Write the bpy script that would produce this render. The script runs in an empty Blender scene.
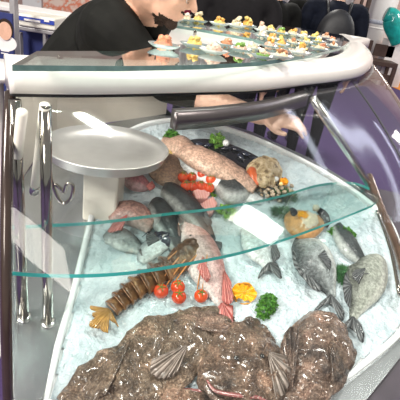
import bpy, bmesh, math, random
from mathutils import Vector, Matrix, noise
random.seed(7)
D = bpy.data; COL = bpy.context.scene.collection
SC = bpy.context.scene
# ------------------------------------------------------------------ camera
F = 445.0; PITCH = math.radians(26); ROLL = math.radians(9)
CAM = Vector((0, 0, 1.6))
_r0 = Vector((1, 0, 0)); FW = Vector((0, math.cos(PITCH), -math.sin(PITCH))); _u0 = _r0.cross(FW)
RT = math.cos(ROLL)*_r0 + math.sin(ROLL)*_u0
UP = -math.sin(ROLL)*_r0 + math.cos(ROLL)*_u0
cd = D.cameras.new('camera'); cam = D.objects.new('camera', cd); COL.objects.link(cam)
M = Matrix((RT, UP, -FW)).transposed().to_4x4(); M.translation = CAM
cam.matrix_world = M
cd.sensor_width = 36; cd.lens = 36*F/400; cd.clip_start = 0.02
SC.camera = cam
# ------------------------------------------------------------------ world, light, exposure
w = D.worlds.new('hall'); SC.world = w; w.use_nodes = True
bgn = w.node_tree.nodes['Background']
bgn.inputs[0].default_value = (1.0, 0.97, 0.93, 1); bgn.inputs[1].default_value = 0.30
SC.view_settings.view_transform = 'Standard'; SC.view_settings.look = 'None'
SC.view_settings.exposure = 0.12; SC.view_settings.gamma = 1
SC.view_settings.use_curve_mapping = False
SC.cycles.transparent_max_bounces = 24; SC.cycles.max_bounces = 10
def area(name, loc, size, power, tgt, col=(1, .96, .9)):
    l = D.lights.new(name, 'AREA'); l.energy = power; l.size = size; l.color = col
    o = D.objects.new(name, l); COL.objects.link(o); o.location = loc
    o.rotation_euler = (Vector(tgt)-Vector(loc)).to_track_quat('-Z', 'Y').to_euler()
    return o
area('hall_light', (2.6, 0.55, 4.4), 0.75, 62, (0, 1, 1))
area('hall_light.001', (0.47, 1.02, 4.4), 0.22, 45, (0.2, 1, 1))
area('hall_light.002', (0.3, 6.5, 4.6), 1.2, 170, (0, 6.5, 0))
area('hall_light.003', (0.10, 0.86, 4.4), 0.16, 22, (0, 1, 1))
area('hall_light.004', (-3.4, -1.5, 4.4), 1.5, 330, (0, 1, 1))
area('front_fill_light', (-1.2, -3.2, 2.9), 1.3, 75, (0, 1, 1.3), (1, .93, .84))  # added warm fill from low behind the camera, brightens front faces
area('hall_light.005', (7.5, 9.0, 4.6), 1.5, 230, (4.5, 10.5, 0))

# ------------------------------------------------------------------ helpers
def ray(x, y): return RT*((x-200)/F) - UP*((y-200)/F) + FW
def Pz(x, y, z): d = ray(x, y); return CAM + d*((z-CAM.z)/d.z)       # meets the horizontal plane z
def Py(x, y, Y): d = ray(x, y); return CAM + d*(Y/d.y)               # at depth Y
SL = 1/3.0; A = math.atan(SL)
AV = Vector((0, math.cos(A), math.sin(A))); AN = Vector((0, -math.sin(A), math.cos(A)))
O0 = Vector((0, .6, .85))                                            # the sloping fish deck
def Pi(x, y, h=0.0):
    d = ray(x, y); t = (O0+AN*h-CAM).dot(AN)/d.dot(AN); return CAM + d*t

class N:
    """small node-tree helper"""
    def __init__(s, name):
        s.m = D.materials.new(name); s.m.use_nodes = True; s.t = s.m.node_tree
        s.b = s.t.nodes['Principled BSDF']; s.out = s.t.nodes['Material Output']
    def n(s, kind, **kw):
        x = s.t.nodes.new(kind)
        for k, v in kw.items():
            if k in x.inputs: x.inputs[k].default_value = v
            else: setattr(x, k, v)
        return x
    def l(s, a, b): s.t.links.new(a, b)
    def coord(s, what='Object'): return s.n('ShaderNodeTexCoord').outputs[what]
    def noise(s, scale, detail=4, co=None, rough=.6):
        x = s.n('ShaderNodeTexNoise'); x.inputs['Scale'].default_value = scale
        x.inputs['Detail'].default_value = detail; x.inputs['Roughness'].default_value = rough
        s.l(co or s.coord(), x.inputs['Vector']); return x
    def vor(s, scale, co=None, feature='F1'):
        x = s.n('ShaderNodeTexVoronoi'); x.feature = feature; x.inputs['Scale'].default_value = scale
        s.l(co or s.coord(), x.inputs['Vector']); return x
    def ramp(s, fac, stops, interp='LINEAR'):
        r = s.n('ShaderNodeValToRGB'); r.color_ramp.interpolation = interp
        while len(r.color_ramp.elements) < len(stops): r.color_ramp.elements.new(.5)
        for e, (p, c) in zip(r.color_ramp.elements, stops): e.position = p; e.color = (*c, 1)
        s.l(fac, r.inputs[0]); return r.outputs[0]
    def mix(s, fac, a, b, mode='MIX'):
        x = s.n('ShaderNodeMix', data_type='RGBA', blend_type=mode)
        for i, v in ((0, fac), (6, a), (7, b)):
            if isinstance(v, (int, float)): x.inputs[i].default_value = v
            elif isinstance(v, tuple): x.inputs[i].default_value = (*v, 1)
            else: s.l(v, x.inputs[i])
        return x.outputs[2]
    def bump(s, h, strength=.4, dist=.01, target=None):
        b = s.n('ShaderNodeBump'); b.inputs['Strength'].default_value = strength
        b.inputs['Distance'].default_value = dist; s.l(h, b.inputs['Height'])
        s.l(b.outputs[0], s.b.inputs['Normal'])
    def set(s, **kw):
        for k, v in kw.items():
            k = {'rough': 'Roughness', 'metal': 'Metallic', 'coat': 'Coat Weight', 'coatr': 'Coat Roughness', 'spec': 'Specular IOR Level',
                 'sss': 'Subsurface Weight', 'alpha': 'Alpha', 'es': 'Emission Strength'}.get(k, k)
            s.b.inputs[k].default_value = v
        return s
    def col(s, v):
        if isinstance(v, tuple): s.b.inputs['Base Color'].default_value = (*v, 1)
        else: s.l(v, s.b.inputs['Base Color'])
        return s

def plain(name, c, rough=.5, metal=0, var=.08, scale=30, coat=0, bump=0):
    g = N(name); nz = g.noise(scale)
    dk = tuple(max(0, x*(1-var)) for x in c); lt = tuple(min(1, x*(1+var)) for x in c)
    g.col(g.ramp(nz.outputs[0], [(.3, dk), (.7, lt)])); g.set(rough=rough, metal=metal, coat=coat)
    if bump: g.bump(nz.outputs[0], bump, .005)
    return g.m
def emit(name, c, s):
    g = N(name); g.col(c); g.b.inputs['Emission Color'].default_value = (*c, 1); g.set(es=s); return g.m
def glass(name, tint=(.97, 1, .99), ior=1.5, boost=1.0, rough=.0):
    g = N(name); g.t.nodes.remove(g.b)
    tr = g.n('ShaderNodeBsdfTransparent'); tr.inputs[0].default_value = (*tint, 1)
    gl = g.n('ShaderNodeBsdfGlossy'); gl.inputs['Roughness'].default_value = rough
    fr = g.n('ShaderNodeFresnel'); fr.inputs['IOR'].default_value = ior
    mu = g.n('ShaderNodeMath', operation='MULTIPLY', use_clamp=True); g.l(fr.outputs[0], mu.inputs[0])
    geo = g.n('ShaderNodeNewGeometry'); bf = g.n('ShaderNodeMath', operation='MULTIPLY_ADD'); g.l(geo.outputs['Backfacing'], bf.inputs[0])
    bf.inputs[1].default_value = -boost; bf.inputs[2].default_value = boost; g.l(bf.outputs[0], mu.inputs[1])   # one reflection per pane
    mx = g.n('ShaderNodeMixShader'); g.l(mu.outputs[0], mx.inputs[0]); g.l(tr.outputs[0], mx.inputs[1]); g.l(gl.outputs[0], mx.inputs[2])
    g.l(mx.outputs[0], g.out.inputs['Surface']); return g.m

MT = {}
MT['white'] = plain('white_gelcoat', (.76, .72, .68), .3, var=.02, coat=.3)
MT['rim'] = plain('white_rim', (.85, .87, .88), .25, var=.02)
MT['steel'] = plain('brushed_steel', (.62, .62, .60), .22, 1, .06, 60)
MT['satin'] = plain('satin_steel', (.80, .79, .77), .42, .85, .04, 40)
MT['chrome'] = plain('chrome', (.46, .43, .39), .10, 1, .03)
MT['deck'] = plain('deck_steel', (.42, .44, .45), .22, .8, .05, 12)
MT['cream'] = plain('cream_enamel', (.84, .80, .70), .35, var=.03)
MT['black'] = plain('black_rubber', (.015, .015, .018), .5)
MT['glass'] = glass('clear_glass', (.985, .995, .99), 1.5, .9, .06)
MT['shelfglass'] = glass('shelf_glass', (.90, .965, .95), 1.5, 2.2, .03)
MT['edge'] = plain('glass_edge_green', (.02, .42, .40), .15, var=.15)
g = N('glass_edge_bright'); g.col((.05, .5, .47)); g.set(rough=.1, coat=.6); MT['edge'] = g.m
MT['edgedark'] = plain('glass_edge_grey', (.16, .27, .25), .15, var=.2)
MT['skin'] = plain('skin', (.68, .40, .28), .45, var=.1, scale=40)
MT['handskin'] = plain('pale_skin', (.80, .52, .40), .42, var=.08, scale=40)
MT['hair'] = plain('dark_hair', (.035, .022, .016), .7, var=.4, scale=200, bump=.6)
MT['jacket'] = plain('black_jacket', (.007, .007, .006), .75, var=.4, scale=9, bump=.3)
MT['jacket2'] = plain('charcoal_coat', (.011, .010, .011), .85, var=.3, scale=9)
MT['navy'] = plain('navy_suit', (.006, .008, .016), .8, var=.3)
MT['trousers'] = plain('dark_trousers', (.015, .015, .02), .8)
MT['shoe'] = plain('black_shoe', (.01, .01, .01), .3)
MT['maroon'] = plain('maroon_cloth', (.16, .01, .03), .8)

for k_ in ('jacket', 'jacket2', 'navy', 'trousers', 'maroon', 'hair'): MT[k_].node_tree.nodes['Principled BSDF'].inputs['Specular IOR Level'].default_value = .15
def finish(name, verts, faces, mat, parent=None, smooth=True, uvs=None, mats=None, fm=None):
    me = D.meshes.new(name); me.from_pydata([tuple(v) for v in verts], [], faces); me.validate()
    me.materials.append(mat)
    for m in (mats or []): me.materials.append(m)
    if fm:
        for p in me.polygons: p.material_index = fm(p, me)
    if uvs is not None:
        uv = me.uv_layers.new(name='UVMap')
        for lp in me.loops: uv.data[lp.index].uv = uvs[lp.vertex_index]
    if smooth:
        me.polygons.foreach_set('use_smooth', [True]*len(me.polygons))
    me.update()
    o = D.objects.new(name, me); COL.objects.link(o)
    if parent:
        o.parent = parent
        o.matrix_parent_inverse = Matrix.Translation(parent.location).inverted() if parent.rotation_euler.z == 0 else parent.matrix_basis.inverted()
    return o
def tag(o, label, cat, group=None, kind=None):
    if label: o['label'] = label
    if cat: o['category'] = cat
    if group: o['group'] = group
    if kind: o['kind'] = kind
    return o
def thing(name, loc, label, cat, group=None):
    o = D.objects.new(name, None); COL.objects.link(o); o.location = loc; o.empty_display_size = .05
    return tag(o, label, cat, group)
def fixn(o):
    bm = bmesh.new(); bm.from_mesh(o.data); bmesh.ops.recalc_face_normals(bm, faces=bm.faces); bm.to_mesh(o.data); bm.free(); return o
def cr(pts, n, closed=False):
    """Catmull-Rom through tuples of any length"""
    m = len(pts); out = []; segs = m if closed else m-1
    def g(i): return pts[i % m] if closed else pts[max(0, min(m-1, i))]
    for s in range(segs):
        p0, p1, p2, p3 = g(s-1), g(s), g(s+1), g(s+2)
        for k in range(n):
            t = k/n
            out.append(tuple(.5*((2*b)+(-a+c)*t+(2*a-5*b+4*c-d)*t*t+(-a+3*b-3*c+d)*t**3) for a, b, c, d in zip(p0, p1, p2, p3)))
    if not closed: out.append(tuple(pts[-1]))
    return out
def tube(name, path, r, mat, parent=None, seg=12, caps=True, ry=None):
    P = [Vector(p[:3]) for p in path]; vs = []; fs = []
    rad = r if isinstance(r, (list, tuple)) else [r]*len(P)
    up = Vector((0, 0, 1)); prev = None
    for i, p in enumerate(P):
        t = (P[min(i+1, len(P)-1)]-P[max(i-1, 0)]).normalized()
        a = prev - t*prev.dot(t) if prev else (up.cross(t) if abs(t.z) < .9 else Vector((1, 0, 0)) - t*t.x)
        a.normalize(); prev = a; b = t.cross(a)
        for k in range(seg):
            q = 2*math.pi*k/seg; vs.append(p + a*math.cos(q)*rad[i] + b*math.sin(q)*(rad[i] if ry is None else rad[i]*ry))
    for i in range(len(P)-1):
        for k in range(seg):
            k2 = (k+1) % seg; fs.append((i*seg+k, i*seg+k2, (i+1)*seg+k2, (i+1)*seg+k))
    if caps: fs.append(tuple(range(seg))[::-1]); fs.append(tuple((len(P)-1)*seg+k for k in range(seg)))
    return finish(name, vs, fs, mat, parent)
def slab(name, poly, n, th, mat, side=None, parent=None, bevel=0):
    """flat polygon (world points) thickened by th along -n"""
    n = Vector(n); m = len(poly)
    vs = [Vector(p) for p in poly] + [Vector(p)-n*th for p in poly]
    fs = [tuple(range(m)), tuple(range(2*m-1, m-1, -1))] + [(i, i+m, (i+1) % m+m, (i+1) % m) for i in range(m)]
    o = finish(name, vs, fs, mat, parent, smooth=False, mats=[side] if side else None,
               fm=(lambda p, me: 1 if p.index > 1 else 0) if side else None)
    fixn(o)
    if bevel:
        md = o.modifiers.new('bevel', 'BEVEL'); md.width = bevel; md.segments = 2; md.limit_method = 'ANGLE'
    return o
def box(name, lo, hi, mat, parent=None, bevel=0):
    x0, y0, z0 = lo; x1, y1, z1 = hi
    return slab(name, [(x0, y0, z1), (x1, y0, z1), (x1, y1, z1), (x0, y1, z1)], (0, 0, 1), z1-z0, mat, None, parent, bevel)
def lathe(name, prof, mat, parent=None, at=(0, 0, 0), axis=(0, 0, 1), seg=24, sx=1, sy=1, wob=None):
    q = Vector((0, 0, 1)).rotation_difference(Vector(axis)); vs = []; fs = []; n = len(prof)
    for i, (r, z) in enumerate(prof):
        for k in range(seg):
            a = 2*math.pi*k/seg; rr = r*(wob(a, i) if wob else 1)
            vs.append(q @ Vector((rr*math.cos(a)*sx, rr*math.sin(a)*sy, z)) + Vector(at))
    for i in range(n-1):
        for k in range(seg):
            k2 = (k+1) % seg; fs.append((i*seg+k, i*seg+k2, (i+1)*seg+k2, (i+1)*seg+k))
    fs.append(tuple(range(seg))[::-1]); fs.append(tuple((n-1)*seg+k for k in range(seg)))
    return finish(name, vs, fs, mat, parent)
# ================================================================== SETTING
g = N('purple_carpet'); nz = g.noise(60); g.col(g.ramp(nz.outputs[0], [(.3, (.055, .03, .11)), (.7, (.085, .05, .15))])); g.set(rough=.95)
floor = slab('floor', [(-8, -6, 0), (12, -6, 0), (12, 14, 0), (-8, 14, 0)], (0, 0, 1), .1, g.m); floor['kind'] = 'structure'
g = N('poster_wall'); nz = g.noise(.8, 2); g.col(g.ramp(nz.outputs[0], [(.35, (.62, .42, .38)), (.65, (.75, .62, .56))])); g.set(rough=.7)
wb = box('wall_back', (-8, 13, 0), (12, 13.15, 4.8), g.m); wb['kind'] = 'structure'
g = N('orange_carpet'); nz = g.noise(60); g.col(g.ramp(nz.outputs[0], [(.3, (.62, .22, .03)), (.7, (.78, .32, .06))])); g.set(rough=.95)
oc = slab('carpet_runner', [Pz(x, y, .006) for x, y in ((362, 65.5), (366, 72), (385, 84), (440, 106), (440, 78), (400, 67))], (0, 0, 1), .006, g.m)
tag(oc, 'orange carpet strip on the purple floor under the dark wooden chair', 'carpet')

# ================================================================== DISPLAY COUNTER
ctr = thing('display_counter', (0, 1.1, 0), 'curved refrigerated fish display counter with white rounded canopy, bent front glass and sloping steel deck', 'display counter')
deck_px = [(4, 430), (12, 300), (14, 190), (56, 134), (150, 115), (200, 117), (250, 131), (310, 158), (360, 188), (391, 217), (409, 260), (414, 300), (410, 345), (368, 398), (330, 436), (240, 470), (110, 470)]
deck_w = [Pi(x, y) for x, y in deck_px]
slab('deck', deck_w, AN, .012, MT['deck'], None, ctr)
# cabinet body below
n = len(deck_w); cen = sum(deck_w, Vector())/n
vs = [p*.985+Vector((cen.x, cen.y, p.z))*.015 - Vector((0, 0, .014)) for p in deck_w]
vs = vs + [Vector((p.x, p.y, .10)) for p in vs]
fixn(finish('cabinet', vs, [tuple(range(n)), tuple(range(2*n-1, n-1, -1))]+[(i, i+n, (i+1) % n+n, (i+1) % n) for i in range(n)], MT['white'], ctr, smooth=False))
kk = [Vector((cen.x+(p.x-cen.x)*.88, cen.y+(p.y-cen.y)*.88, .10)) for p in deck_w]
slab('plinth', kk, (0, 0, 1), .10, MT['black'], None, ctr)
fl_px = [(2, 440), (8, 190), (60, 118), (360, 184), (396, 192), (436, 214), (462, 262), (466, 320), (446, 372), (404, 420), (350, 452), (300, 470), (230, 482), (110, 482)]
slab('base_flange', [Pi(x, y, -.014) for x, y in fl_px], AN, .03, plain('dark_flange', (.06, .045, .06), .5, 0, .3, 8, .2), None, ctr, .004)
# ice tank outline on the slope
ice_px = [(50, 402), (62, 350), (76, 300), (92, 232), (106, 168), (122, 140), (150, 128), (190, 125), (240, 138), (300, 165), (350, 195), (384, 225), (397, 262), (402, 300), (396, 332), (345, 375), (300, 402), (240, 425), (140, 432)]
ice_pl = []
for x, y in ice_px:
    p = Pi(x, y)-O0; ice_pl.append((p.x, p.dot(AV)))
ring = cr(ice_pl[5:16], 8)[:-1] + ice_pl[15:] + ice_pl[:5]
ring = [Vector((a, b)) for a, b in ring]
def wp(u, v, h=0): return O0 + Vector((u, 0, 0)) + AV*v + AN*h
c2 = sum(ring, Vector((0, 0)))/len(ring)
def sweep_closed(name, ring, prof, mat, parent):
    """profile (outward offset, height) swept round a closed plan ring on the slope"""
    m = len(ring); vs = []; fs = []; k = len(prof)
    for i, p in enumerate(ring):
        t = (ring[(i+1) % m]-ring[i-1]).normalized(); nn = Vector((t.y, -t.x))
        if nn.dot(p-c2) < 0: nn = -nn
        for o, h in prof: vs.append(wp(p.x+nn.x*o, p.y+nn.y*o, h))
    for i in range(m):
        j = (i+1) % m
        for a in range(k): b = (a+1) % k; fs.append((i*k+a, j*k+a, j*k+b, i*k+b))
    return fixn(finish(name, vs, fs, mat, parent))
sweep_closed('tank_rim', ring, [(0, -.01), (.0, .018), (.003, .022), (.011, .022), (.014, .018), (.014, -.01)], MT['rim'], ctr)
# left divider strip of grey steel
dv = [Pi(x, y, .002) for x, y in ((42, 402), (68, 300), (84, 232), (97, 170))]; dv2 = [Pi(x, y, .002) for x, y in ((50, 402), (76, 300), (92, 232), (105, 170))]
slab('divider', dv+dv2[::-1], AN, .01, MT['steel'], None, ctr)

# ---- canopy
lip_px = [(4, 90), (10, 93), (100, 94), (200, 92), (260, 90), (310, 84), (342, 80), (360, 75.5), (369, 68), (369, 61), (361, 52), (352, 45)]
lip = [Pz(x, y, 1.38) for x, y in lip_px]
far = [Vector((.50, 2.36, 1.38)), Vector((.28, 2.46, 1.38)), Vector((0, 2.46, 1.38)), Vector((-.34, 2.38, 1.38))]
path = cr([tuple(p) for p in lip[1:]+far], 10)
path = [Vector(p) for p in path]
def offs(path, o, z):
    out = []
    for i, p in enumerate(path):
        t = path[min(i+1, len(path)-1)]-path[max(i-1, 0)]; t.z = 0; t.normalize()
        out.append(Vector((p.x+t.y*o, p.y-t.x*o, z)))
    return out
def sweep(name, path, prof, mat, parent, closed=True, widen=None):
    cols = [offs(path, o, z) for o, z in prof]; k = len(prof); m = len(path)
    if widen:                                       # the inner side of the rail gets broader towards the round end
        for a, (o, z) in enumerate(prof):
            if o < -.02:
                for i in range(m): cols[a][i] = offs(path[max(0, i-1):i+2], o*widen(i/(m-1)), z)[min(i, 1)]
    vs = [cols[a][i] for i in range(m) for a in range(k)]; fs = []
    for i in range(m-1):
        for a in range(k if closed else k-1):
            b = (a+1) % k; fs.append((i*k+a, (i+1)*k+a, (i+1)*k+b, i*k+b))
    if closed: fs += [tuple(range(k))[::-1], tuple((m-1)*k+a for a in range(k))]
    return fixn(finish(name, vs, fs, mat, parent))
Zc = 1.38
sweep('canopy_rail', path, [(-.004, Zc-.002), (.004, Zc), (.008, Zc+.008), (.006, Zc+.022), (-.002, Zc+.036), (-.014, Zc+.047), (-.03, Zc+.054), (-.05, Zc+.056), (-.062, Zc+.052), (-.062, Zc)], MT['white'], ctr, widen=lambda t: 1+1.1*max(0, 1-abs(t-.6)/.35))
sweep('canopy_seal', path, [(-.012, Zc-.007), (-.001, Zc-.007), (-.001, Zc-.001), (-.012, Zc-.001)], MT['black'], ctr)
# rear rail and lamp tube under the canopy
rl = [Pz(x, y, 1.345) for x, y in ((176, 121), (200, 119.5), (225, 117), (270, 110), (308, 99))]
sweep('rear_rail', [Vector(p) for p in cr([tuple(p) for p in rl], 8)], [(0, 1.325), (.0, 1.36), (-.02, 1.365), (-.02, 1.325)], plain('rail_dark_steel', (.16, .14, .14), .3, .8), ctr)
under = [Vector(p) for p in path[4:60]]
tb = offs(under, -.078, Zc+.012)
lt = tube('lamp_tube', tb[:26:2], .006, emit('lamp_tube_glow', (1, .95, .86), 26), ctr, 8)
# canopy glass ledge
gz = 1.448
led_px = [(12, 65), (60, 65.5), (120, 66), (200, 65), (260, 62), (310, 55), (340, 48), (350, 41), (342, 35), (300, 28), (240, 20), (175, 13), (174, 25), (200, 29), (250, 38), (266, 43), (256, 46), (210, 45), (165, 44), (133, 51), (80, 51), (37, 51)]
led = [Pz(x, y, gz) for x, y in led_px]
slab('ledge_glass', led, (0, 0, 1), .009, MT['shelfglass'], MT['edgedark'], ctr)
# white top between the two arms of glass
wt = [Pz(x, y, 1.425) for x, y in ((158, 58), (154, 46), (162, 26), (200, 24), (262, 34), (300, 42), (330, 50), (318, 58), (270, 64), (200, 67))]
slab('canopy_top', wt, (0, 0, 1), .018, MT['white'], None, ctr)
for x, y in ((195, 33), (60, 60), (260, 58), (300, 36)):
    p = Pz(x, y, 1.432); lathe('ledge_clip', [(.006, -.01), (.006, .008), (.004, .010)], MT['chrome'], ctr, p, seg=10)

# ---- steel back wall behind the left half of the deck
bw = [Pi(x, y) for x, y in ((14, 192), (34, 160), (57, 135), (105, 123), (166, 114))]
m_ = len(bw); v3 = bw+[Vector((p.x, p.y, 1.345)) for p in bw]
o_ = finish('back_wall', v3, [(i, i+1, m_+i+1, m_+i) for i in range(m_-1)], plain('beige_steel', (.66, .61, .54), .35, .2, .05, 12), ctr, smooth=False)
o_.modifiers.new('t', 'SOLIDIFY').thickness = .006
tube('wall_trim', [p+Vector((0, 0, .004)) for p in v3[m_:]], .006, MT['chrome'], ctr, 10)
bt = [Pi(369, 176, .02), Pi(380, 206, .02), Pi(398, 250, .02), Pi(412, 300, .02)]
tube('reflection_streak', [Vector(q) for q in cr([tuple(p) for p in bt], 5)], .012, plain('brown_reflection', (.22, .13, .09), .18, .6, .3, 15, .6), ctr, 12)  # brown tube added to stand for brown reflection streaks in the glass
# ---- front glass
Bp = [(10, 432), (70, 458), (150, 470), (230, 470), (300, 458), (350, 440), (398, 408), (438, 360), (456, 310), (452, 258), (430, 214)]
Lp = [(10, 93), (60, 94), (120, 94), (180, 93), (235, 91), (285, 87), (325, 82), (347, 79), (362, 74), (369, 67), (369, 61)]
L3 = cr([tuple(Pz(x, y, 1.376)) for x, y in Lp], 6); B3 = cr([tuple(Pi(x, y, -.010)) for x, y in Bp], 6)
rows = 16; vs = []; fs = []
for a, b in zip(L3, B3):
    a = Vector(a); b = Vector(b); c = Vector((a.x*.12+b.x*.88, a.y*.12+b.y*.88, a.z*.62+b.z*.38))
    for k in range(rows+1):
        t = k/rows; vs.append(a*(1-t)**2 + c*2*t*(1-t) + b*t*t)
m = len(L3)
for i in range(m-1):
    for k in range(rows): fs.append((i*(rows+1)+k, (i+1)*(rows+1)+k, (i+1)*(rows+1)+k+1, i*(rows+1)+k+1))
fg = finish('front_glass', vs, fs, MT['glass'], ctr)
sd = fg.modifiers.new('thick', 'SOLIDIFY'); sd.thickness = .006; sd.offset = -1
def gcol(i): return [Vector(vs[i*(rows+1)+k]) for k in range(rows+1)]
s_i = 43
tube('glass_seam', gcol(s_i), .0028, MT['black'], ctr, 6)
tube('glass_edge_trim', gcol(m-1), .006, MT['chrome'], ctr, 8)
tube('glass_edge_trim', gcol(0), .010, plain('brown_edge_trim', (.05, .032, .026), .2, .2, .2, 10, .6), ctr, 10)
# left end glass
lft = gcol(0); le = [Vector((p.x-.10, p.y+.30, p.z+.03*(1.38-p.z)/.5)) for p in lft]
nn = len(lft); v2 = lft+le
sg = finish('side_glass', v2, [(k, k+1, nn+k+1, nn+k) for k in range(nn-1)], MT['glass'], ctr)
sd = sg.modifiers.new('thick', 'SOLIDIFY'); sd.thickness = .005

# ---- inner glass shelf
sz = 1.10
sh_px = [(6, 271), (40, 273.5), (90, 274), (140, 270), (200, 260), (250, 249), (300, 233), (345, 216), (372, 205), (379, 198), (374, 190), (352, 182), (320, 184), (285, 194), (250, 202), (210, 208), (165, 213), (100, 221), (50, 224), (10, 226)]
sp = [tuple(Pz(x, y, sz)) for x, y in sh_px]
spp = cr(sp[:9], 6)[:-1]+cr(sp[8:], 4)
slab('glass_shelf', spp, (0, 0, 1), .008, MT['shelfglass'], MT['edge'], ctr)
# ---- support posts
for bx, by in ((48, 323), (24, 318)):
    b = Pi(bx, by); t = Vector((b.x, b.y, 1.375))
    po = tube('support_post', [b+AN*.001, b+Vector((0, 0, .15)), b+Vector((0, 0, .3)), t], .0105, MT['chrome'], ctr, 18); po.data.update()
    lathe('post_foot', [(.016, 0), (.016, .004), (.011, .007)], MT['steel'], po, b, AN, 20)
for (x0, y0), (x1, y1), r in (((45, 106), (34, 193), .0095), ((22, 112), (12, 208), .009)):  # cream tubes modelled in place of reflections in the left glass
    a = Pz(x0, y0, 1.375); b = Pz(x1, y1, 1.112)
    sh_ = tube('reflection_tube', [a, a.lerp(b, .5), b], r, MT['cream'], ctr, 14)
    tube('reflection_tube_collar', [b.lerp(a, .02), b.lerp(a, .12)], r*1.15, MT['steel'], sh_, 14)
a = Pz(313, 99, 1.37); b = Pi(370, 186, .01)
tube('corner_strut', [a, a.lerp(b, .5), b], .011, MT['steel'], ctr, 12)
hp = [Pi(376, 214, .022), Pi(378, 214, .06), Pi(391, 250, .06), Pi(399, 292, .06), Pi(399, 292, .02)]
tube('rim_handle', [Vector(q) for q in cr([tuple(p) for p in hp], 5)], .005, MT['chrome'], ctr, 10)
p = Pz(243, 150, 1.2)

# ---- steel scale pan on its pedestal, left back corner of the deck
pc = Pz(107, 146, 1.19); gb = Vector((pc.x, pc.y, 0)); gb.z = O0.z+(pc.y-O0.y)*SL
pan = thing('weighing_scale', tuple(gb), 'shallow round stainless steel weighing pan on a pale box pedestal at the back left', 'scale')
R0 = .155
lathe('pan', [(.02, -.035), (R0*.7, -.034), (R0*.95, -.022), (R0, 0), (R0+.004, .002), (R0+.001, .005), (R0*.93, -.012), (R0*.7, -.022), (.02, -.024)], MT['satin'], pan, pc, (0, -.0, 1), 48)
c = pc-Vector((0, 0, .036))
box('pedestal', (pc.x-.045, pc.y-.05, gb.z-.015), (pc.x+.045, pc.y+.04, c.z), MT['cream'], pan, .006)
hk = [(50, 152), (50, 170), (54, 188), (62, 203), (71, 198), (73, 186), (67, 184), (64, 192), (60, 188), (55, 184)]
tube('hook', [Vector(q) for q in cr([tuple(Py(x, y, pc.y-.10)) for x, y in hk], 6)], .0045, MT['chrome'], pan, 10)

# ================================================================== ICE
g = N('crushed_ice'); co = g.coord(); v1 = g.vor(55, co); n1 = g.noise(18, 6, co); n2 = g.noise(140, 3, co)
g.col(g.ramp(n1.outputs[0], [(.3, (.44, .54, .58)), (.50, (.56, .65, .69)), (.72, (.66, .73, .76))]))
g.set(rough=.35, coat=.35, sss=.0); g.b.inputs['Coat Roughness'].default_value = .15
mm = g.n('ShaderNodeMath', operation='ADD'); g.l(v1.outputs['Distance'], mm.inputs[0]); g.l(n2.outputs[0], mm.inputs[1]); g.bump(mm.outputs[0], .8, .008)
MT['ice'] = g.m
bm = bmesh.new(); vsb = [bm.verts.new((p.x, p.y, 0)) for p in ring]; bm.faces.new(vsb)
bmesh.ops.triangulate(bm, faces=bm.faces)
for _ in range(1): pass
us = [p.x for p in ring]; v_ = [p.y for p in ring]
bm.free()
def inside(u, v):
    c = False; m = len(ring)
    for i in range(m):
        a = ring[i]; b = ring[i-1]
        if (a.y > v) != (b.y > v) and u < (b.x-a.x)*(v-a.y)/(b.y-a.y)+a.x: c = not c
    return c
def ice_h(u, v):
    q = Vector((u, v, 0))
    return .010 + .004*noise.noise(q*9) + .003*noise.noise(q*35) + .004*noise.noise(q*95)
step = .006; nu = int((max(us)-min(us))/step)+1; nv = int((max(v_)-min(v_))/step)+1
idx = {}; V = []; Fc = []
for i in range(nu):
    for j in range(nv):
        u = min(us)+i*step; v = min(v_)+j*step
        if inside(u, v): idx[i, j] = len(V); V.append(wp(u, v, ice_h(u, v)))
for (i, j), a in idx.items():
    if (i+1, j) in idx and (i, j+1) in idx and (i+1, j+1) in idx:
        Fc.append((a, idx[i+1, j], idx[i+1, j+1], idx[i, j+1]))
ice = finish('crushed_ice', V, Fc, MT['ice']); tag(ice, 'bed of white crushed ice filling the sloping tank under the fish', 'ice', kind='stuff')
floor_ = slab('tank_bed', [wp(p.x, p.y, .006) for p in ring], AN, .005, MT['rim'], None, ctr)

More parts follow.
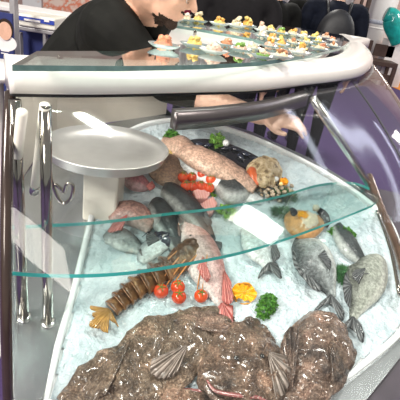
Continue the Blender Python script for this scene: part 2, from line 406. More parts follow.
# ================================================================== FISH HELPERS
def plane_uv(P):
    q = P-O0; return Vector((q.x, q.dot(AV)))
def body(name, pts, mat, parent=None, thick=.45, base=.002, lumps=0, lscale=20, n=9, seg=28, sq=1.0, skew=0, flatb=.25):
    """lofted animal body lying on the ice: pts = (px, py, width px[, thickness scale]) along its midline"""
    pts = [tuple(p)+((1,) if len(p) == 3 else ()) for p in pts]
    P = cr(pts, n); vs = []; fs = []; uvs = []
    for i, (x, y, w_, ts) in enumerate(P):
        a = P[max(0, i-1)]; b = P[min(len(P)-1, i+1)]
        dx, dy = b[0]-a[0], b[1]-a[1]; L = math.hypot(dx, dy) or 1; nx, ny = -dy/L, dx/L
        w_ = max(w_, .6)
        hh = .008+base+w_*.0011*thick
        E1 = Pi(x+nx*w_/2, y+ny*w_/2, hh); E2 = Pi(x-nx*w_/2, y-ny*w_/2, hh)
        Mi = (E1+E2)/2; S_ = (E1-E2)/2; wd = S_.length; T = wd*thick*ts*2
        ctr_ = Mi - AN*hh + AN*(.008+base+T*.5*(1-flatb))
        for k in range(seg):
            q = 2*math.pi*k/seg; cx = math.cos(q); sy = math.sin(q)
            cx = math.copysign(abs(cx)**sq, cx)
            v = ctr_ + S_*cx + AN*(sy*T/2*(1 if sy > 0 else (1-flatb)))
            if lumps:
                pv = v*lscale
                d = noise.noise(pv)*lumps + noise.noise(pv*2.7)*lumps*.45
                v = v + AN*d*max(0, sy+.2) + S_.normalized()*d*.6*cx
            vs.append(v); uvs.append((i/(len(P)-1), (cx+1)/2))
    m = len(P)
    for i in range(m-1):
        for k in range(seg):
            k2 = (k+1) % seg; fs.append((i*seg+k, i*seg+k2, (i+1)*seg+k2, (i+1)*seg+k))
    fs.append(tuple(range(seg))); fs.append(tuple((m-1)*seg+k for k in range(seg)))
    return fixn(finish(name, vs, fs, mat, parent, uvs=uvs))
def fin(name, poly, h, mat, parent=None, th=.0016, wave=.003, tilt=None):
    """thin ray fin: fan from first point to the other points. poly in pixels, h (or list of h) above ice"""
    hs = h if isinstance(h, (list, tuple)) else [h]*len(poly)
    P = [Pi(x, y, .016+hh) for (x, y), hh in zip(poly, hs)]
    root = P[0]; rim_ = cr([tuple(p) for p in P[1:]], 5); rows_ = 5; vs = []; fs = []; uvs = []
    m = len(rim_)
    for i, r_ in enumerate(rim_):
        for k in range(rows_+1):
            t = .06+.94*k/rows_; q = root.lerp(Vector(r_), t) + AN*wave*math.sin(i*1.7)*t
            vs.append(q); uvs.append((t, i/(m-1)))
    for i in range(m-1):
        for k in range(rows_): a = i*(rows_+1)+k; fs.append((a, a+1, a+rows_+2, a+rows_+1))
    o = finish(name, vs, fs, mat, parent, uvs=uvs)
    sd = o.modifiers.new('thick', 'SOLIDIFY'); sd.thickness = th; sd.offset = 0
    return o
def eye(px, py, h, r, parent, iris=(.55, .5, .35)):
    p = Pi(px, py, h); o = ball('eye', p, r, MT['eyewhite'], parent, sq=.6)
    return o
def ball(name, c, r, mat, parent=None, sq=1.0, seg=16, nrm=None, lump=0):
    nrm = Vector(nrm or AN); q = Vector((0, 0, 1)).rotation_difference(nrm); vs = []; fs = []; rg = seg//2
    for i in range(rg+1):
        th = math.pi*i/rg
        for k in range(seg):
            a = 2*math.pi*k/seg; d = Vector((math.sin(th)*math.cos(a), math.sin(th)*math.sin(a), math.cos(th)*sq))
            rr = r*(1+lump*noise.noise(d*2.5+Vector(c)*31)); vs.append(q @ (d*rr)+Vector(c))
    for i in range(rg):
        for k in range(seg): k2 = (k+1) % seg; fs.append((i*seg+k, (i+1)*seg+k, (i+1)*seg+k2, i*seg+k2))
    o = finish(name, vs, fs, mat, parent, uvs=[(0, 0)]*len(vs))
    bm = bmesh.new(); bm.from_mesh(o.data); bmesh.ops.remove_doubles(bm, verts=bm.verts, dist=1e-6); bm.to_mesh(o.data); bm.free()
    o.data.polygons.foreach_set('use_smooth', [True]*len(o.data.polygons)); return o

MT['eyewhite'] = plain('fish_eye', (.03, .03, .03), .08, coat=1)
def fishskin(name, back, side, belly, scale=90, metal=.25, mott=.25, rough=.28):
    g = N(name); uvn = g.n('ShaderNodeTexCoord').outputs['UV']; sep = g.n('ShaderNodeSeparateXYZ'); g.l(uvn, sep.inputs[0])
    co = g.coord(); nz = g.noise(25, 4, co)
    ad = g.n('ShaderNodeMath', operation='MULTIPLY_ADD'); g.l(nz.outputs[0], ad.inputs[0]); ad.inputs[1].default_value = .22; g.l(sep.outputs[1], ad.inputs[2])
    c1 = g.ramp(ad.outputs[0], [(.24, back), (.40, tuple((x+y)/2*.8 for x, y in zip(back, side))), (.58, side), (.80, side), (1.0, belly)])
    n_s = g.noise(scale*.8, 5, co, .75)
    v = g.vor(scale*3, co); n2 = g.noise(scale*1.6, 3, co)
    c1 = g.mix(.55, c1, g.ramp(n_s.outputs[0], [(.40, (.45, .45, .45)), (.60, (1.15, 1.15, 1.15))]), 'MULTIPLY')
    c2 = g.mix(mott, c1, g.ramp(n2.outputs[0], [(.4, tuple(x*.35 for x in side)), (.65, tuple(min(1, x*1.35) for x in side))]))
    g.col(c2); g.set(rough=rough+.12, metal=metal*.3, coat=.18, coatr=.2, spec=.35); g.bump(v.outputs['Distance'], .5, .003); return g.m
MT['bream'] = fishskin('bream_skin', (.02, .025, .03), (.30, .33, .33), (.72, .74, .72))
MT['bream2'] = fishskin('bream_skin_olive', (.03, .035, .03), (.33, .35, .30), (.66, .66, .60), mott=.35)
MT['bass'] = fishskin('bass_skin', (.006, .009, .011), (.045, .055, .058), (.60, .64, .62))
MT['darkfin'] = fishskin('dark_fin', (.05, .055, .06), (.10, .11, .115), (.16, .17, .17), metal=.1)
MT['snapper'] = fishskin('snapper_skin', (.55, .20, .18), (.74, .50, .48), (.84, .78, .76), metal=.1)
MT['redfin'] = fishskin('red_fin', (.60, .10, .09), (.70, .22, .20), (.78, .40, .38), metal=0)
MT['mullet'] = fishskin('mullet_skin', (.20, .04, .05), (.34, .12, .13), (.50, .34, .34), metal=.1)
MT['gurnard'] = fishskin('gurnard_skin', (.25, .09, .07), (.42, .24, .20), (.62, .52, .48), metal=.1, mott=.5)
MT['silver'] = fishskin('silver_skin', (.30, .34, .36), (.62, .66, .67), (.86, .88, .88), mott=.15)
MT['brown'] = fishskin('brown_skin', (.10, .06, .04), (.24, .15, .10), (.34, .24, .16), metal=0, mott=.6, rough=.4)
MT['squid'] = fishskin('squid_skin', (.24, .13, .10), (.56, .36, .27), (.70, .50, .38), metal=0, mott=.5)
def rays(name, dark, light, nr=26):
    g = N(name); uvn = g.n('ShaderNodeTexCoord').outputs['UV']; sep = g.n('ShaderNodeSeparateXYZ'); g.l(uvn, sep.inputs[0])
    m1 = g.n('ShaderNodeMath', operation='MULTIPLY'); g.l(sep.outputs[1], m1.inputs[0]); m1.inputs[1].default_value = nr*6.283
    m2 = g.n('ShaderNodeMath', operation='SINE'); g.l(m1.outputs[0], m2.inputs[0])
    m3 = g.n('ShaderNodeMath', operation='MULTIPLY_ADD'); g.l(m2.outputs[0], m3.inputs[0]); m3.inputs[1].default_value = .5; m3.inputs[2].default_value = .5
    nz = g.noise(60, 4); c = g.ramp(m3.outputs[0], [(.2, dark), (.8, light)])
    g.col(g.mix(.5, c, g.ramp(nz.outputs[0], [(.4, (.5, .5, .5)), (.6, (1.2, 1.2, 1.2))]), 'MULTIPLY')); g.set(rough=.35, coat=.3); g.bump(m3.outputs[0], .6, .003); return g.m
MT['darkfin'] = rays('dark_fin_rays', (.025, .028, .03), (.15, .16, .165), 9)
MT['redfin'] = rays('red_fin_rays', (.42, .06, .05), (.74, .28, .25), 9)
MT['tanrays'] = rays('tan_fan_rays', (.25, .11, .03), (.72, .42, .11), 7)
def monk(name, a, b, c, sc=48):
    g = N(name); co = g.coord(); n1 = g.noise(sc, 8, co, .7); n2 = g.noise(sc*4.5, 5, co, .75); v = g.vor(sc*4.2, co); n3 = g.noise(19, 5, co, .65)
    c1 = g.ramp(n1.outputs[0], [(.30, a), (.47, b), (.62, c), (.76, tuple(min(1, x*1.45) for x in c))])
    c2 = g.mix(.55, c1, g.ramp(n2.outputs[0], [(.38, tuple(x*.3 for x in b)), (.52, b), (.68, tuple(min(1, x*1.9) for x in c))]))
    c3 = g.mix(.9, c2, g.ramp(n3.outputs[0], [(.34, (.30, .33, .36)), (.44, (.75, .72, .68)), (.54, (1.0, .95, .88)), (.66, (2.0, 1.75, 1.6))]), 'MULTIPLY')
    g.col(c3); g.set(rough=.38, coat=.7, coatr=.13)
    mm = g.n('ShaderNodeMath', operation='MULTIPLY_ADD'); g.l(n2.outputs[0], mm.inputs[0]); mm.inputs[1].default_value = 1.4; g.l(v.outputs['Distance'], mm.inputs[2])
    g.bump(mm.outputs[0], 1.0, .007); return g.m
MT['monk'] = monk('monkfish_skin', (.05, .032, .02), (.22, .155, .11), (.50, .40, .32))
MT['monk2'] = monk('monkfish_skin_dark', (.045, .025, .018), (.20, .13, .095), (.46, .35, .28))
MT['monk3'] = monk('monkfish_skin_pinkish', (.06, .036, .028), (.25, .165, .13), (.54, .42, .36))
MT['lip'] = plain('pink_mouth', (.24, .085, .08), .25, coat=.7, scale=90, var=.4)
MT['tooth'] = plain('teeth', (.7, .66, .55), .3)
MT['whitefin'] = rays('pale_fin_rays', (.13, .10, .08), (.38, .31, .27), 9)

# ================================================================== MONKFISH
R = lambda x, y: Pi(x, y)
def fishthing(name, px, py, label, cat='fish', group=None):
    return thing(name, tuple(Pi(px, py, .008)), label, cat, group)
def tops(px, py, h): return Pi(px, py, h)

# big one, lower left
t = fishthing('monkfish', 150, 350, 'huge wet brown-grey monkfish sprawled across the lower left, its back touching the tomatoes')
body('body', [(236, 322, 12, .6), (224, 326, 36, .8), (202, 333, 60, .9), (176, 345, 74, .85), (148, 362, 74, .8), (122, 382, 76, .75), (98, 402, 78, .7), (80, 420, 66, .7)], MT['monk'], t, thick=.25, lumps=.018, lscale=26, seg=44, n=10)
fin('pectoral_fin', [(188, 344), (178, 372), (168, 378), (158, 378), (150, 371), (152, 360)], [.045, .03, .028, .028, .03, .04], MT['whitefin'], t, .003, .006)
fin('side_fin', [(132, 338), (92, 376), (78, 394), (84, 404), (106, 394)], [.03, .02, .012, .012, .03], MT['monk'], t, .004, .004)
fin('tail_flap', [(172, 322), (194, 312), (214, 312), (232, 322), (226, 334)], [.03, .014, .012, .012, .03], MT['monk3'], t, .005, .003)
# middle: gaping head
t = fishthing('monkfish', 240, 365, 'brown mottled monkfish with pink gaping mouth, at the front just below the orange')
body('body', [(262, 322, 14, .8), (257, 329, 40, 1), (251, 344, 70, 1.05), (246, 364, 84, 1.05), (242, 382, 90, .95), (238, 400, 84, .75), (234, 412, 60, .5)], MT['monk2'], t, thick=.30, lumps=.015, lscale=30, seg=44, n=10)
mo = tube('mouth', [Vector(q) for q in cr([tuple(Pi(x, y, .05)) for x, y in ((207, 380), (214, 390), (228, 394), (244, 396), (260, 398), (274, 406))], 6)], [.002+.003*math.sin(math.pi*i/30) for i in range(31)], MT['lip'], t, 12, ry=.6)
tube('lower_lip', [Vector(q) for q in cr([tuple(Pi(x, y, .042)) for x, y in ((205, 385), (214, 398), (228, 404), (246, 407), (266, 410))], 6)], .006, MT['monk3'], t, 12)
for i in range(12):
    x = 208+i*5; y = 387+9*math.sin(min(1, i/8)*1.5); p = Pi(x, y+1, .052)
    lathe('tooth', [(.0007, 0), (.0005, .0022), (.0001, .003)], MT['tooth'], t, p, (0, -.9, -.2), 6)
for x, y in ((236, 358), (262, 356)):
    ball('eye', Pi(x, y, .066), .005, MT['eyewhite'], t, .7)
fin('pectoral_fin', [(268, 352), (286, 356), (290, 372), (286, 392), (276, 400)], [.05, .045, .03, .02, .02], MT['whitefin'], t, .003, .006)
# right one
t = fishthing('monkfish', 318, 352, 'rounded brown warty monkfish at the front right, its edge on the white tank rim')
body('body', [(298, 321, 34, .7), (304, 328, 56, .9), (311, 340, 74, .95), (315, 356, 78, 1), (311, 370, 72, 1), (302, 388, 54, .9), (291, 404, 42, .8), (283, 418, 34, .7)], MT['monk3'], t, thick=.27, lumps=.013, lscale=30, seg=44, n=10)
fin('side_fin', [(330, 340), (350, 340), (356, 354), (350, 370), (332, 384)], [.04, .018, .012, .012, .03], MT['monk2'], t, .004, .004)
fin('back_fin', [(292, 392), (280, 350), (284, 336), (292, 326), (300, 330)], [.02, .045, .05, .05, .06], MT['monk3'], t, .003, .006)
# strip in front
t = fishthing('monkfish', 170, 398, 'dark monkfish flank showing as a low strip along the bottom edge below the huge one')
body('body', [(100, 402, 10), (130, 402, 22), (165, 402, 30), (200, 403, 28), (230, 408, 16)], MT['monk2'], t, thick=.5, base=.0, lumps=.006, lscale=40, seg=30)
tube('mouth', [Pi(184, 390, .022), Pi(200, 391, .022), Pi(218, 396, .018)], .004, MT['lip'], t, 8)

# ================================================================== WHOLE FISH
def fish(px, skin, label, thick=.5, eyeat=None, tail=None, tailmat='darkfin', dors=None, pect=None, name='fish', cat='fish', group=None, h0=.0, extra=None, lumps=0, eye_r=.0045, gill=None):
    t = fishthing(name, px[0][0], px[0][1], label, cat, group)
    body('body', px, MT[skin], t, thick=thick, base=h0, lumps=lumps, lscale=40)
    if 'sea bream' in label:
        b_ = t.children[0]
        for q in b_.data.uv_layers[0].data: q.uv = (q.uv[0], 1-q.uv[1])
    wm = max(p[2] for p in px)*.0022*thick
    if eyeat:
        x, y = eyeat; ball('eye', Pi(x, y, .010+h0+wm*.78), eye_r, MT['eyewhite'], t, .6)
        ball('eye_ring', Pi(x, y, .0085+h0+wm*.76), eye_r*1.6, MT['cream'] if skin != 'snapper' else MT['redfin'], t, .4)
    if tail: fin('tail_fin', tail, [.012+h0]+[.004+h0]*(len(tail)-1), MT[tailmat], t, .0016, .0015)
    if dors: fin('dorsal_fin', dors, [.018+h0]*len(dors), MT[tailmat], t, .003, .002)
    if pect: fin('pectoral_fin', pect, [wm+h0+.006]+[wm*.7+h0+.008]*(len(pect)-1), MT['darkfin' if tailmat == 'darkfin' else tailmat], t, .002, .002)
    if gill: tube('gill_cover', [Vector(q) for q in cr([tuple(Pi(x, y, .011+h0+wm*k)) for x, y, k in gill], 5)], .0016, MT['darkfin'], t, 8)
    return t
# two breams on the right
fish([(300, 238, 12), (303, 246, 26), (311, 258, 37), (320, 271, 34), (326, 282, 23), (330, 291, 12), (332, 298, 8)], 'bream',
     'silver sea bream lying head up, just left of the green dill sprig', .42, (301, 248), [(331, 294), (320, 303), (313, 313), (329, 304), (342, 321), (344, 312), (337, 300)],
     dors=[(305, 268), (293, 250), (293, 262), (300, 274), (314, 290), (322, 290)], pect=[(318, 256), (324, 250), (331, 262), (330, 270)], gill=[(296, 252, .35), (306, 262, .9), (318, 254, .8)])
fish([(366, 258, 20), (368, 266, 38), (366, 279, 44), (363, 291, 38), (359, 303, 23), (355, 313, 12), (353, 320, 8)], 'bream2',
     'plump silver-olive sea bream on the far right, tail nearest the front', .42, (376, 266), [(353, 316), (343, 324), (334, 335), (350, 328), (362, 343), (364, 333), (359, 321)],
     dors=[(352, 285), (346, 272), (343, 285), (345, 300), (350, 308)], pect=[(366, 268), (355, 270), (352, 276), (359, 284)], gill=[(352, 268, .4), (366, 274, .9), (382, 270, .5)])
fish([(336, 226, 10), (342, 238, 17), (349, 248, 18), (356, 256, 14), (362, 262, 9)], 'bass', 'dark slim fish half hidden behind the plump bream and under the parsley at the right', .6,
     None, [(358, 256), (366, 258), (372, 266), (364, 266), (358, 268)], h0=.0)
# silver fish under the shelf, centre
fish([(246, 226, 12), (252, 236, 26), (259, 248, 28), (266, 258, 20), (271, 268, 11)], 'silver', 'bright silver fish seen through the shelf glass, directly above the orange', .5, (251, 234),
     [(269, 262), (261, 270), (258, 279), (269, 271), (281, 279), (280, 270), (276, 262)], dors=[(268, 240), (276, 244), (280, 256), (274, 262)], gill=[(243, 240, .5), (252, 246, .9), (262, 240, .6)])
# snapper
fish([(188, 222, 12), (192, 234, 26), (199, 250, 36), (207, 268, 36), (214, 284, 27), (220, 298, 16), (224, 308, 10)], 'snapper', 'long pink red-finned snapper slanting down between the cherry tomatoes and the orange', .42, (191, 236),
     [(222, 302), (213, 312), (224, 330), (229, 318), (233, 328), (233, 306)], 'redfin', dors=[(224, 270), (231, 282), (233, 300), (228, 304), (222, 300)], pect=[(203, 256), (197, 268), (206, 282), (211, 276)], gill=[(184, 248, .4), (196, 254, .9), (212, 246, .5)])
# fish heads behind the shelf edge
fish([(246, 170+15, 4), (244, 190, 20), (232, 192, 26), (222, 186, 20), (214, 180, 14)][::-1], 'bass', 'grey sea bass with dark back, right of the pink tuna chunks', .55, (238, 196), None)
fish([(163, 190, 12), (170, 194, 20), (182, 204, 23), (194, 215, 21), (205, 229, 14), (213, 241, 7)], 'bass', 'larger of two grey sea bass side by side, next to the pink tuna chunks', .6, (168, 193),
     [(212, 240), (214, 252), (221, 250), (222, 242)], dors=[(190, 204), (204, 208), (212, 222), (208, 226)], gill=[(168, 206, .4), (176, 202, .9), (184, 194, .6)])
fish([(151, 204, 12), (157, 209, 22), (164, 221, 25), (172, 236, 20), (178, 250, 12)], 'bass', 'smaller of two grey sea bass side by side, left one', .6, (153, 207),
     [(177, 246), (174, 258), (181, 258), (186, 250)], gill=[(150, 217, .5), (160, 218, .9), (168, 210, .6)])
fish([(108, 218, 8), (116, 215, 17), (128, 214, 22), (140, 218, 22), (152, 228, 14)], 'gurnard', 'reddish brown spiny fish head poking up left of the grey sea bass pair', .7, (124, 210),
     None, pect=[(128, 214), (114, 222), (108, 232), (122, 230)], tailmat='redfin', lumps=.004)
fish([(118, 176, 8), (127, 179, 15), (136, 183, 18), (144, 186, 13), (149, 187, 7)], 'mullet', 'small dark red mullet alone on the ice beside the steel weighing pan', .6, (122, 177), [(146, 186), (152, 181), (155, 187), (150, 191)], 'redfin')
fish([(104, 240, 8), (112, 238, 18), (122, 240, 22), (134, 246, 16), (142, 252, 8)], 'bream', 'grey fish seen dimly through the shelf glass left of the crab shell', .5, (112, 236), [(138, 249), (146, 248), (150, 256), (144, 260)])
fish([(140, 262, 8), (146, 254, 18), (156, 246, 20), (168, 240, 14), (176, 236, 8)], 'silver', 'small silver fish through the shelf glass, tail toward the sea bass', .5, (150, 252), [(172, 238), (182, 230), (186, 238), (180, 242)], dors=[(160, 240), (152, 232), (146, 236), (148, 246)])
# brown flatfish and long pinkish fish at the back
fish([(148, 162, 14), (156, 166, 26), (166, 171, 32), (176, 178, 26), (184, 186, 14)], 'brown', 'brown flat fish at the back, tucked against the rim of the weighing pan', .3, (154, 164), None, dors=[(172, 168), (178, 164), (188, 174), (186, 182)], tailmat='brown')
fish([(178, 152, 8), (186, 155, 16), (197, 160, 21), (210, 166, 22), (226, 172, 19), (242, 181, 16), (255, 190, 9)], 'squid', 'long pinkish-tan fish, topmost of the stack beside the black mussel platter', .55, (184, 155), None, h0=.024, lumps=.004, dors=[(204, 158), (214, 154), (228, 160), (240, 170), (236, 174)], tailmat='brown')
fish([(178, 158, 8), (186, 166, 18), (198, 173, 20), (216, 181, 21), (234, 190, 19), (252, 198, 12), (262, 202, 7)], 'silver', 'grey-silver long fish lying under the pinkish-tan one', .5, (184, 164), None)
fish([(162, 142, 8), (170, 147, 14), (180, 150, 20), (190, 154, 16), (198, 158, 8)], 'squid', 'short tan fish with ragged fins beside the lemon wedges at the back', .6, (167, 145), None)

# ================================================================== LOBSTER
g = N('lobster_shell'); co = g.coord(); nz = g.noise(45, 5, co); uvn = g.n('ShaderNodeTexCoord').outputs['UV']
sp_ = g.n('ShaderNodeSeparateXYZ'); g.l(uvn, sp_.inputs[0])
g.col(g.mix(.5, g.ramp(sp_.outputs[1], [(0, (.30, .14, .05)), (.5, (.07, .035, .02)), (1, (.26, .10, .03))]), g.ramp(nz.outputs[0], [(.4, (.04, .02, .012)), (.55, (.16, .07, .03)), (.7, (.62, .36, .16))])))
g.set(rough=.25, coat=.6); g.bump(nz.outputs[0], .4, .002); MT['lob'] = g.m
MT['tan'] = fishskin('lobster_fan', (.20, .09, .03), (.52, .26, .07), (.75, .45, .12), metal=0, mott=.4)
MT['stripe'] = plain('lobster_stripe', (.42, .22, .12), .4, var=.7, scale=150)
MT['orange_leg'] = plain('orange_leg', (.62, .24, .07), .35, var=.3, scale=120)
lob = fishthing('lobster', 130, 290, 'brown spiny lobster with pale-striped segmented tail ending in a tan fan on the left', 'lobster')
mid = cr([(176, 264, 25), (165, 270, 25), (154, 276, 25), (144, 282, 24), (135, 288, 23), (127, 294, 22), (119, 301, 20), (112, 308, 17)], 1)
for i in range(7):
    a, b = mid[i], mid[i+1]; ex = .12
    e = (b[0]+(b[0]-a[0])*ex, b[1]+(b[1]-a[1])*ex)
    body('tail_segment', [(a[0], a[1], a[2]*.74, .8), (a[0]*.6+b[0]*.4, a[1]*.6+b[1]*.4, a[2]*.86, .9), (b[0], b[1], b[2]*1.10, 1.1), (e[0], e[1], b[2]*1.02, 1.0)], MT['lob'], lob, thick=.62, n=4, seg=24)
    dx, dy = b[0]-a[0], b[1]-a[1]; L = math.hypot(dx, dy); nx, ny = -dy/L, dx/L; hw = b[2]*.5
    st = [tuple(Pi(b[0]+nx*hw*math.cos(q), b[1]+ny*hw*math.cos(q), .013+.034*b[2]/25*math.sin(q)*.86)) for q in [math.pi*k/8 for k in range(1, 8)]]
    tube('segment_stripe', [Vector(q) for q in st], .0013, MT['stripe'], lob, 6)
body('carapace', [(204, 240, 12, .6), (197, 246, 22), (188, 254, 27), (180, 260, 25), (174, 265, 22)], MT['lob'], lob, thick=.6, lumps=.003, lscale=70)
for dx, dy, ln in ((-14, 8, .9), (-15, 16, 1), (-6, 20, 1), (5, 16, .85), (-17, 0, .85)):
    c0 = (110, 309)
    fin('fan_blade', [c0, (c0[0]+dx*ln-5, c0[1]+dy*ln-3), (c0[0]+dx*1.35*ln, c0[1]+dy*1.1*ln), (c0[0]+dx*ln+4, c0[1]+dy*ln+4)], [.022, .016, .012, .014], MT['tanrays'], lob, .003, .001)
for (x0, y0, x1, y1) in ((190, 246, 157, 287), (194, 250, 164, 289), (200, 252, 172, 286), (204, 250, 197, 290), (208, 248, 202, 291), (186, 244, 150, 280)):
    a = Pi(x0, y0, .04); b = Pi(x1, y1, .022); c = a.lerp(b, .5)+AN*.012
    tube('leg', [Vector(q) for q in cr([tuple(a), tuple(c), tuple(b)], 5)], [.0026-.0014*i/10 for i in range(11)], MT['orange_leg'], lob, 8)

# ================================================================== TOMATOES, LEMON, ORANGE
g = N('tomato_skin'); g.col(g.ramp(g.noise(20).outputs[0], [(.3, (.62, .045, .012)), (.7, (.80, .10, .02))])); g.set(rough=.12, coat=.8); MT['tom'] = g.m
MT['stem'] = plain('green_stem', (.10, .22, .03), .6, var=.4, scale=100)
def tomato(px, py, r, h, label, group):
    c = Pi(px, py, h+r*.9)
    t = thing('cherry_tomato', tuple(c-AN*r*.9), label, 'tomato', group)
    vs_ = ball('fruit', c, r, MT['tom'], t, .92, 20)
    s = bpy.data.objects
    for k in range(5):
        a = k*1.257+px; d = Vector((math.cos(a), 0, 0))+AV*math.sin(a); top = c+AN*r*.9
        tube('sepal', [top, top+d*r*.35+AN*.0015, top+d*r*.7-AN*r*.1], [.001, .0012, .0004], MT['stem'], t, 5)
TF = 'cherry tomatoes in front of the glass shelf'; TB = 'cherry tomatoes behind the shelf beside the tuna'
for px, py, r, h, lb in ((161, 291, .0135, .006, 'cherry tomato at the left of the front bunch, below the lobster legs'),
                         (178, 287, .0130, .014, 'upper middle cherry tomato of the front bunch'),
                         (179, 297, .0130, .010, 'lower middle cherry tomato of the front bunch, against the huge monkfish'),
                         (201, 296, .0125, .008, 'cherry tomato at the right of the front bunch, beside the pink snapper')):
    tomato(px, py, r*1.33, h, lb, TF)
for px, py, r, lb in ((183, 177, .012, 'leftmost small tomato of the back bunch'), (186, 186, .012, 'lower left tomato of the back bunch'), (193, 186, .0125, 'lower tomato of the back bunch above the tuna'),
                      (192, 177, .011, 'upper middle tomato in the back bunch'), (202, 175, .0125, 'top tomato of the back bunch nearest the long fish'), (201, 186, .012, 'tomato in the middle right of the back bunch'),
                      (211, 180, .013, 'rightmost tomato of the back bunch'), (209, 188, .012, 'lowest right tomato of the back bunch beside the sea bass')):
    tomato(px, py, r*1.35, .02, lb, TB)

g = N('orange_flesh'); co = g.coord(); v = g.vor(160, co); g.col(g.ramp(v.outputs['Distance'], [(0, (1.0, .52, .015)), (1, (1.0, .38, .008))])); g.set(rough=.2, coat=.7); g.bump(v.outputs['Distance'], .3, .002); MT['orange'] = g.m
MT['peel'] = plain('orange_peel', (.90, .36, .01), .35, bump=.2, scale=300); MT['pith'] = plain('pith', (.92, .70, .30), .6)
def crown(px, py, r, h, label, name='orange_crown', cat='orange', mats=('orange', 'peel'), parent=None, tilt=0):
    c = Pi(px, py, h); t = thing(name, tuple(c-AN*r*.3), label, cat) if parent is None else parent
    nrm = (AN + Vector((.0, -.45, 0))).normalized(); q = Vector((0, 0, 1)).rotation_difference(nrm); seg = 64
    def zz(a): return abs(((a*5/math.pi) % 2)-1)
    vs = []; fs = []
    for j in range(7):                                   # cup of peel with a zigzag edge
        for k in range(seg):
            a = 2*math.pi*k/seg; th = (1-j/6)*(1.32+.42*zz(a)); vs.append(q @ Vector((r*math.sin(th)*math.cos(a)*1.05, r*math.sin(th)*math.sin(a)*.95, r*(-math.cos(th)))) + c)
    for j in range(6):
        for k in range(seg): k2 = (k+1) % seg; fs.append((j*seg+k, j*seg+k2, (j+1)*seg+k2, (j+1)*seg+k))
    pe = finish('peel', vs, fs, MT[mats[1]], t); pe.modifiers.new('t', 'SOLIDIFY').thickness = .002
    for s in range(10):                                  # petals of flesh
        a0 = s*math.pi/5; vs = []; fs = []; m_ = 8
        for j in range(m_+1):
            for k in range(7):
                a = a0+(k/6-.5)*.60; rr = r*.97*j/m_*(.62+.50*abs(math.cos(a0+.1))); up = r*(.02+.30*(j/m_)**1.5*(1-abs(k/6-.5)*1.6)) + r*.05*math.sin(math.pi*k/6)
                vs.append(q @ Vector((rr*math.cos(a)*1.05, rr*math.sin(a)*.95, up)) + c)
        for j in range(m_):
            for k in range(6): i0 = j*7+k; fs.append((i0, i0+7, i0+8, i0+1))
        finish('segment', vs, fs, MT[mats[0]], t)
    return t
crown(244, 293, .026, .022, 'bright orange half cut into a zigzag crown, beside the parsley at the front')

# ================================================================== GREENS
g = N('parsley_leaf'); nz = g.noise(120); g.col(g.ramp(nz.outputs[0], [(.35, (.03, .12, .015)), (.6, (.10, .30, .03)), (.75, (.25, .48, .08))])); g.set(rough=.45); MT['parsley'] = g.m
g = N('dill_leaf'); nz = g.noise(120); g.col(g.ramp(nz.outputs[0], [(.35, (.02, .09, .03)), (.7, (.07, .24, .07))])); g.set(rough=.5); MT['dill'] = g.m
g = N('lettuce_leaf'); nz = g.noise(80); g.col(g.ramp(nz.outputs[0], [(.35, (.12, .34, .03)), (.7, (.38, .62, .12))])); g.set(rough=.4); MT['lettuce'] = g.m
def greens(name, px, py, ru, rv, h, mat, label, cat, nleaf=220, ls=.006, thin=False, rot=0):
    c = Pi(px, py, .010); t = thing(name, tuple(c), label, cat); vs = []; fs = []
    cu, su = math.cos(rot), math.sin(rot)
    X = Vector((1, 0, 0))*cu + AV*su; Y = -Vector((1, 0, 0))*su + AV*cu
    for i in range(nleaf):
        a = random.uniform(0, 6.283); rr = math.sqrt(random.random()); hh = h*(1-rr*rr*.85)*random.uniform(.5, 1)
        p = c + X*ru*rr*math.cos(a) + Y*rv*rr*math.sin(a) + AN*hh
        d = (X*math.cos(a)+Y*math.sin(a))*random.uniform(.3, 1) + AN*random.uniform(-.2, .8) + Vector([random.uniform(-.5, .5) for _ in range(3)]); d.normalize()
        s = d.cross(AN+Vector([random.uniform(-.5, .5) for _ in range(3)])); s.normalize(); L = ls*random.uniform(.7, 1.4); nn = s.cross(d)
        if thin:
            b = len(vs); wd = L*.10; vs += [p-s*wd, p+s*wd, p+d*L*1.6+nn*L*.2]; fs.append((b, b+1, b+2))
        else:                                            # three-lobed crinkled leaflet
            b = len(vs)
            vs += [p, p+s*L*.55+d*L*.35+nn*L*.15, p+s*L*.30+d*L*.55, p+s*L*.32+d*L*.95+nn*L*.12, p+d*L*.75-nn*L*.08, p+d*L*1.25, p-s*L*.32+d*L*.95+nn*L*.12, p-s*L*.30+d*L*.55, p-s*L*.55+d*L*.35+nn*L*.15]
            fs += [(b, b+1, b+2, b+4), (b+4, b+2, b+3, b+5), (b+4, b+5, b+6, b+7), (b, b+4, b+7, b+8)]
    finish('foliage', vs, fs, MT[mat], t, smooth=False)
    for k in range(7):
        a = random.uniform(0, 6.28); e = c+X*ru*.6*math.cos(a)+Y*rv*.6*math.sin(a)+AN*h*.6; tube('stem', [c, c.lerp(e, .5)+AN*.004, e], .0011, MT['stem'], t, 5)
    return t
greens('parsley_bunch', 266, 308, .016, .032, .034, 'parsley', 'curly parsley bunch between the orange crown and the right monkfish', 'parsley', 260, .0075, rot=-.35)
greens('dill_sprig', 342, 277, .016, .024, .020, 'dill', 'feathery dark green dill sprig between the two sea bream', 'dill', 900, .009, True)
greens('parsley_bunch', 342, 235, .034, .016, .022, 'parsley', 'parsley bunch at the right tip of the glass shelf, above the bream', 'parsley', 300, .0075)
greens('lettuce_leaf', 215, 149, .016, .020, .060, 'lettuce', 'bright green frilly leaf standing against the black mussel platter', 'lettuce', 70, .014)
greens('parsley_bunch', 172, 141, .020, .016, .040, 'parsley', 'dark parsley tuft at the very back above the lemon wedges', 'parsley', 160, .010)
greens('seaweed_tuft', 283, 197, .036, .022, .020, 'dill', 'dark green seaweed tuft below the heap of clams', 'seaweed', 600, .010, True)
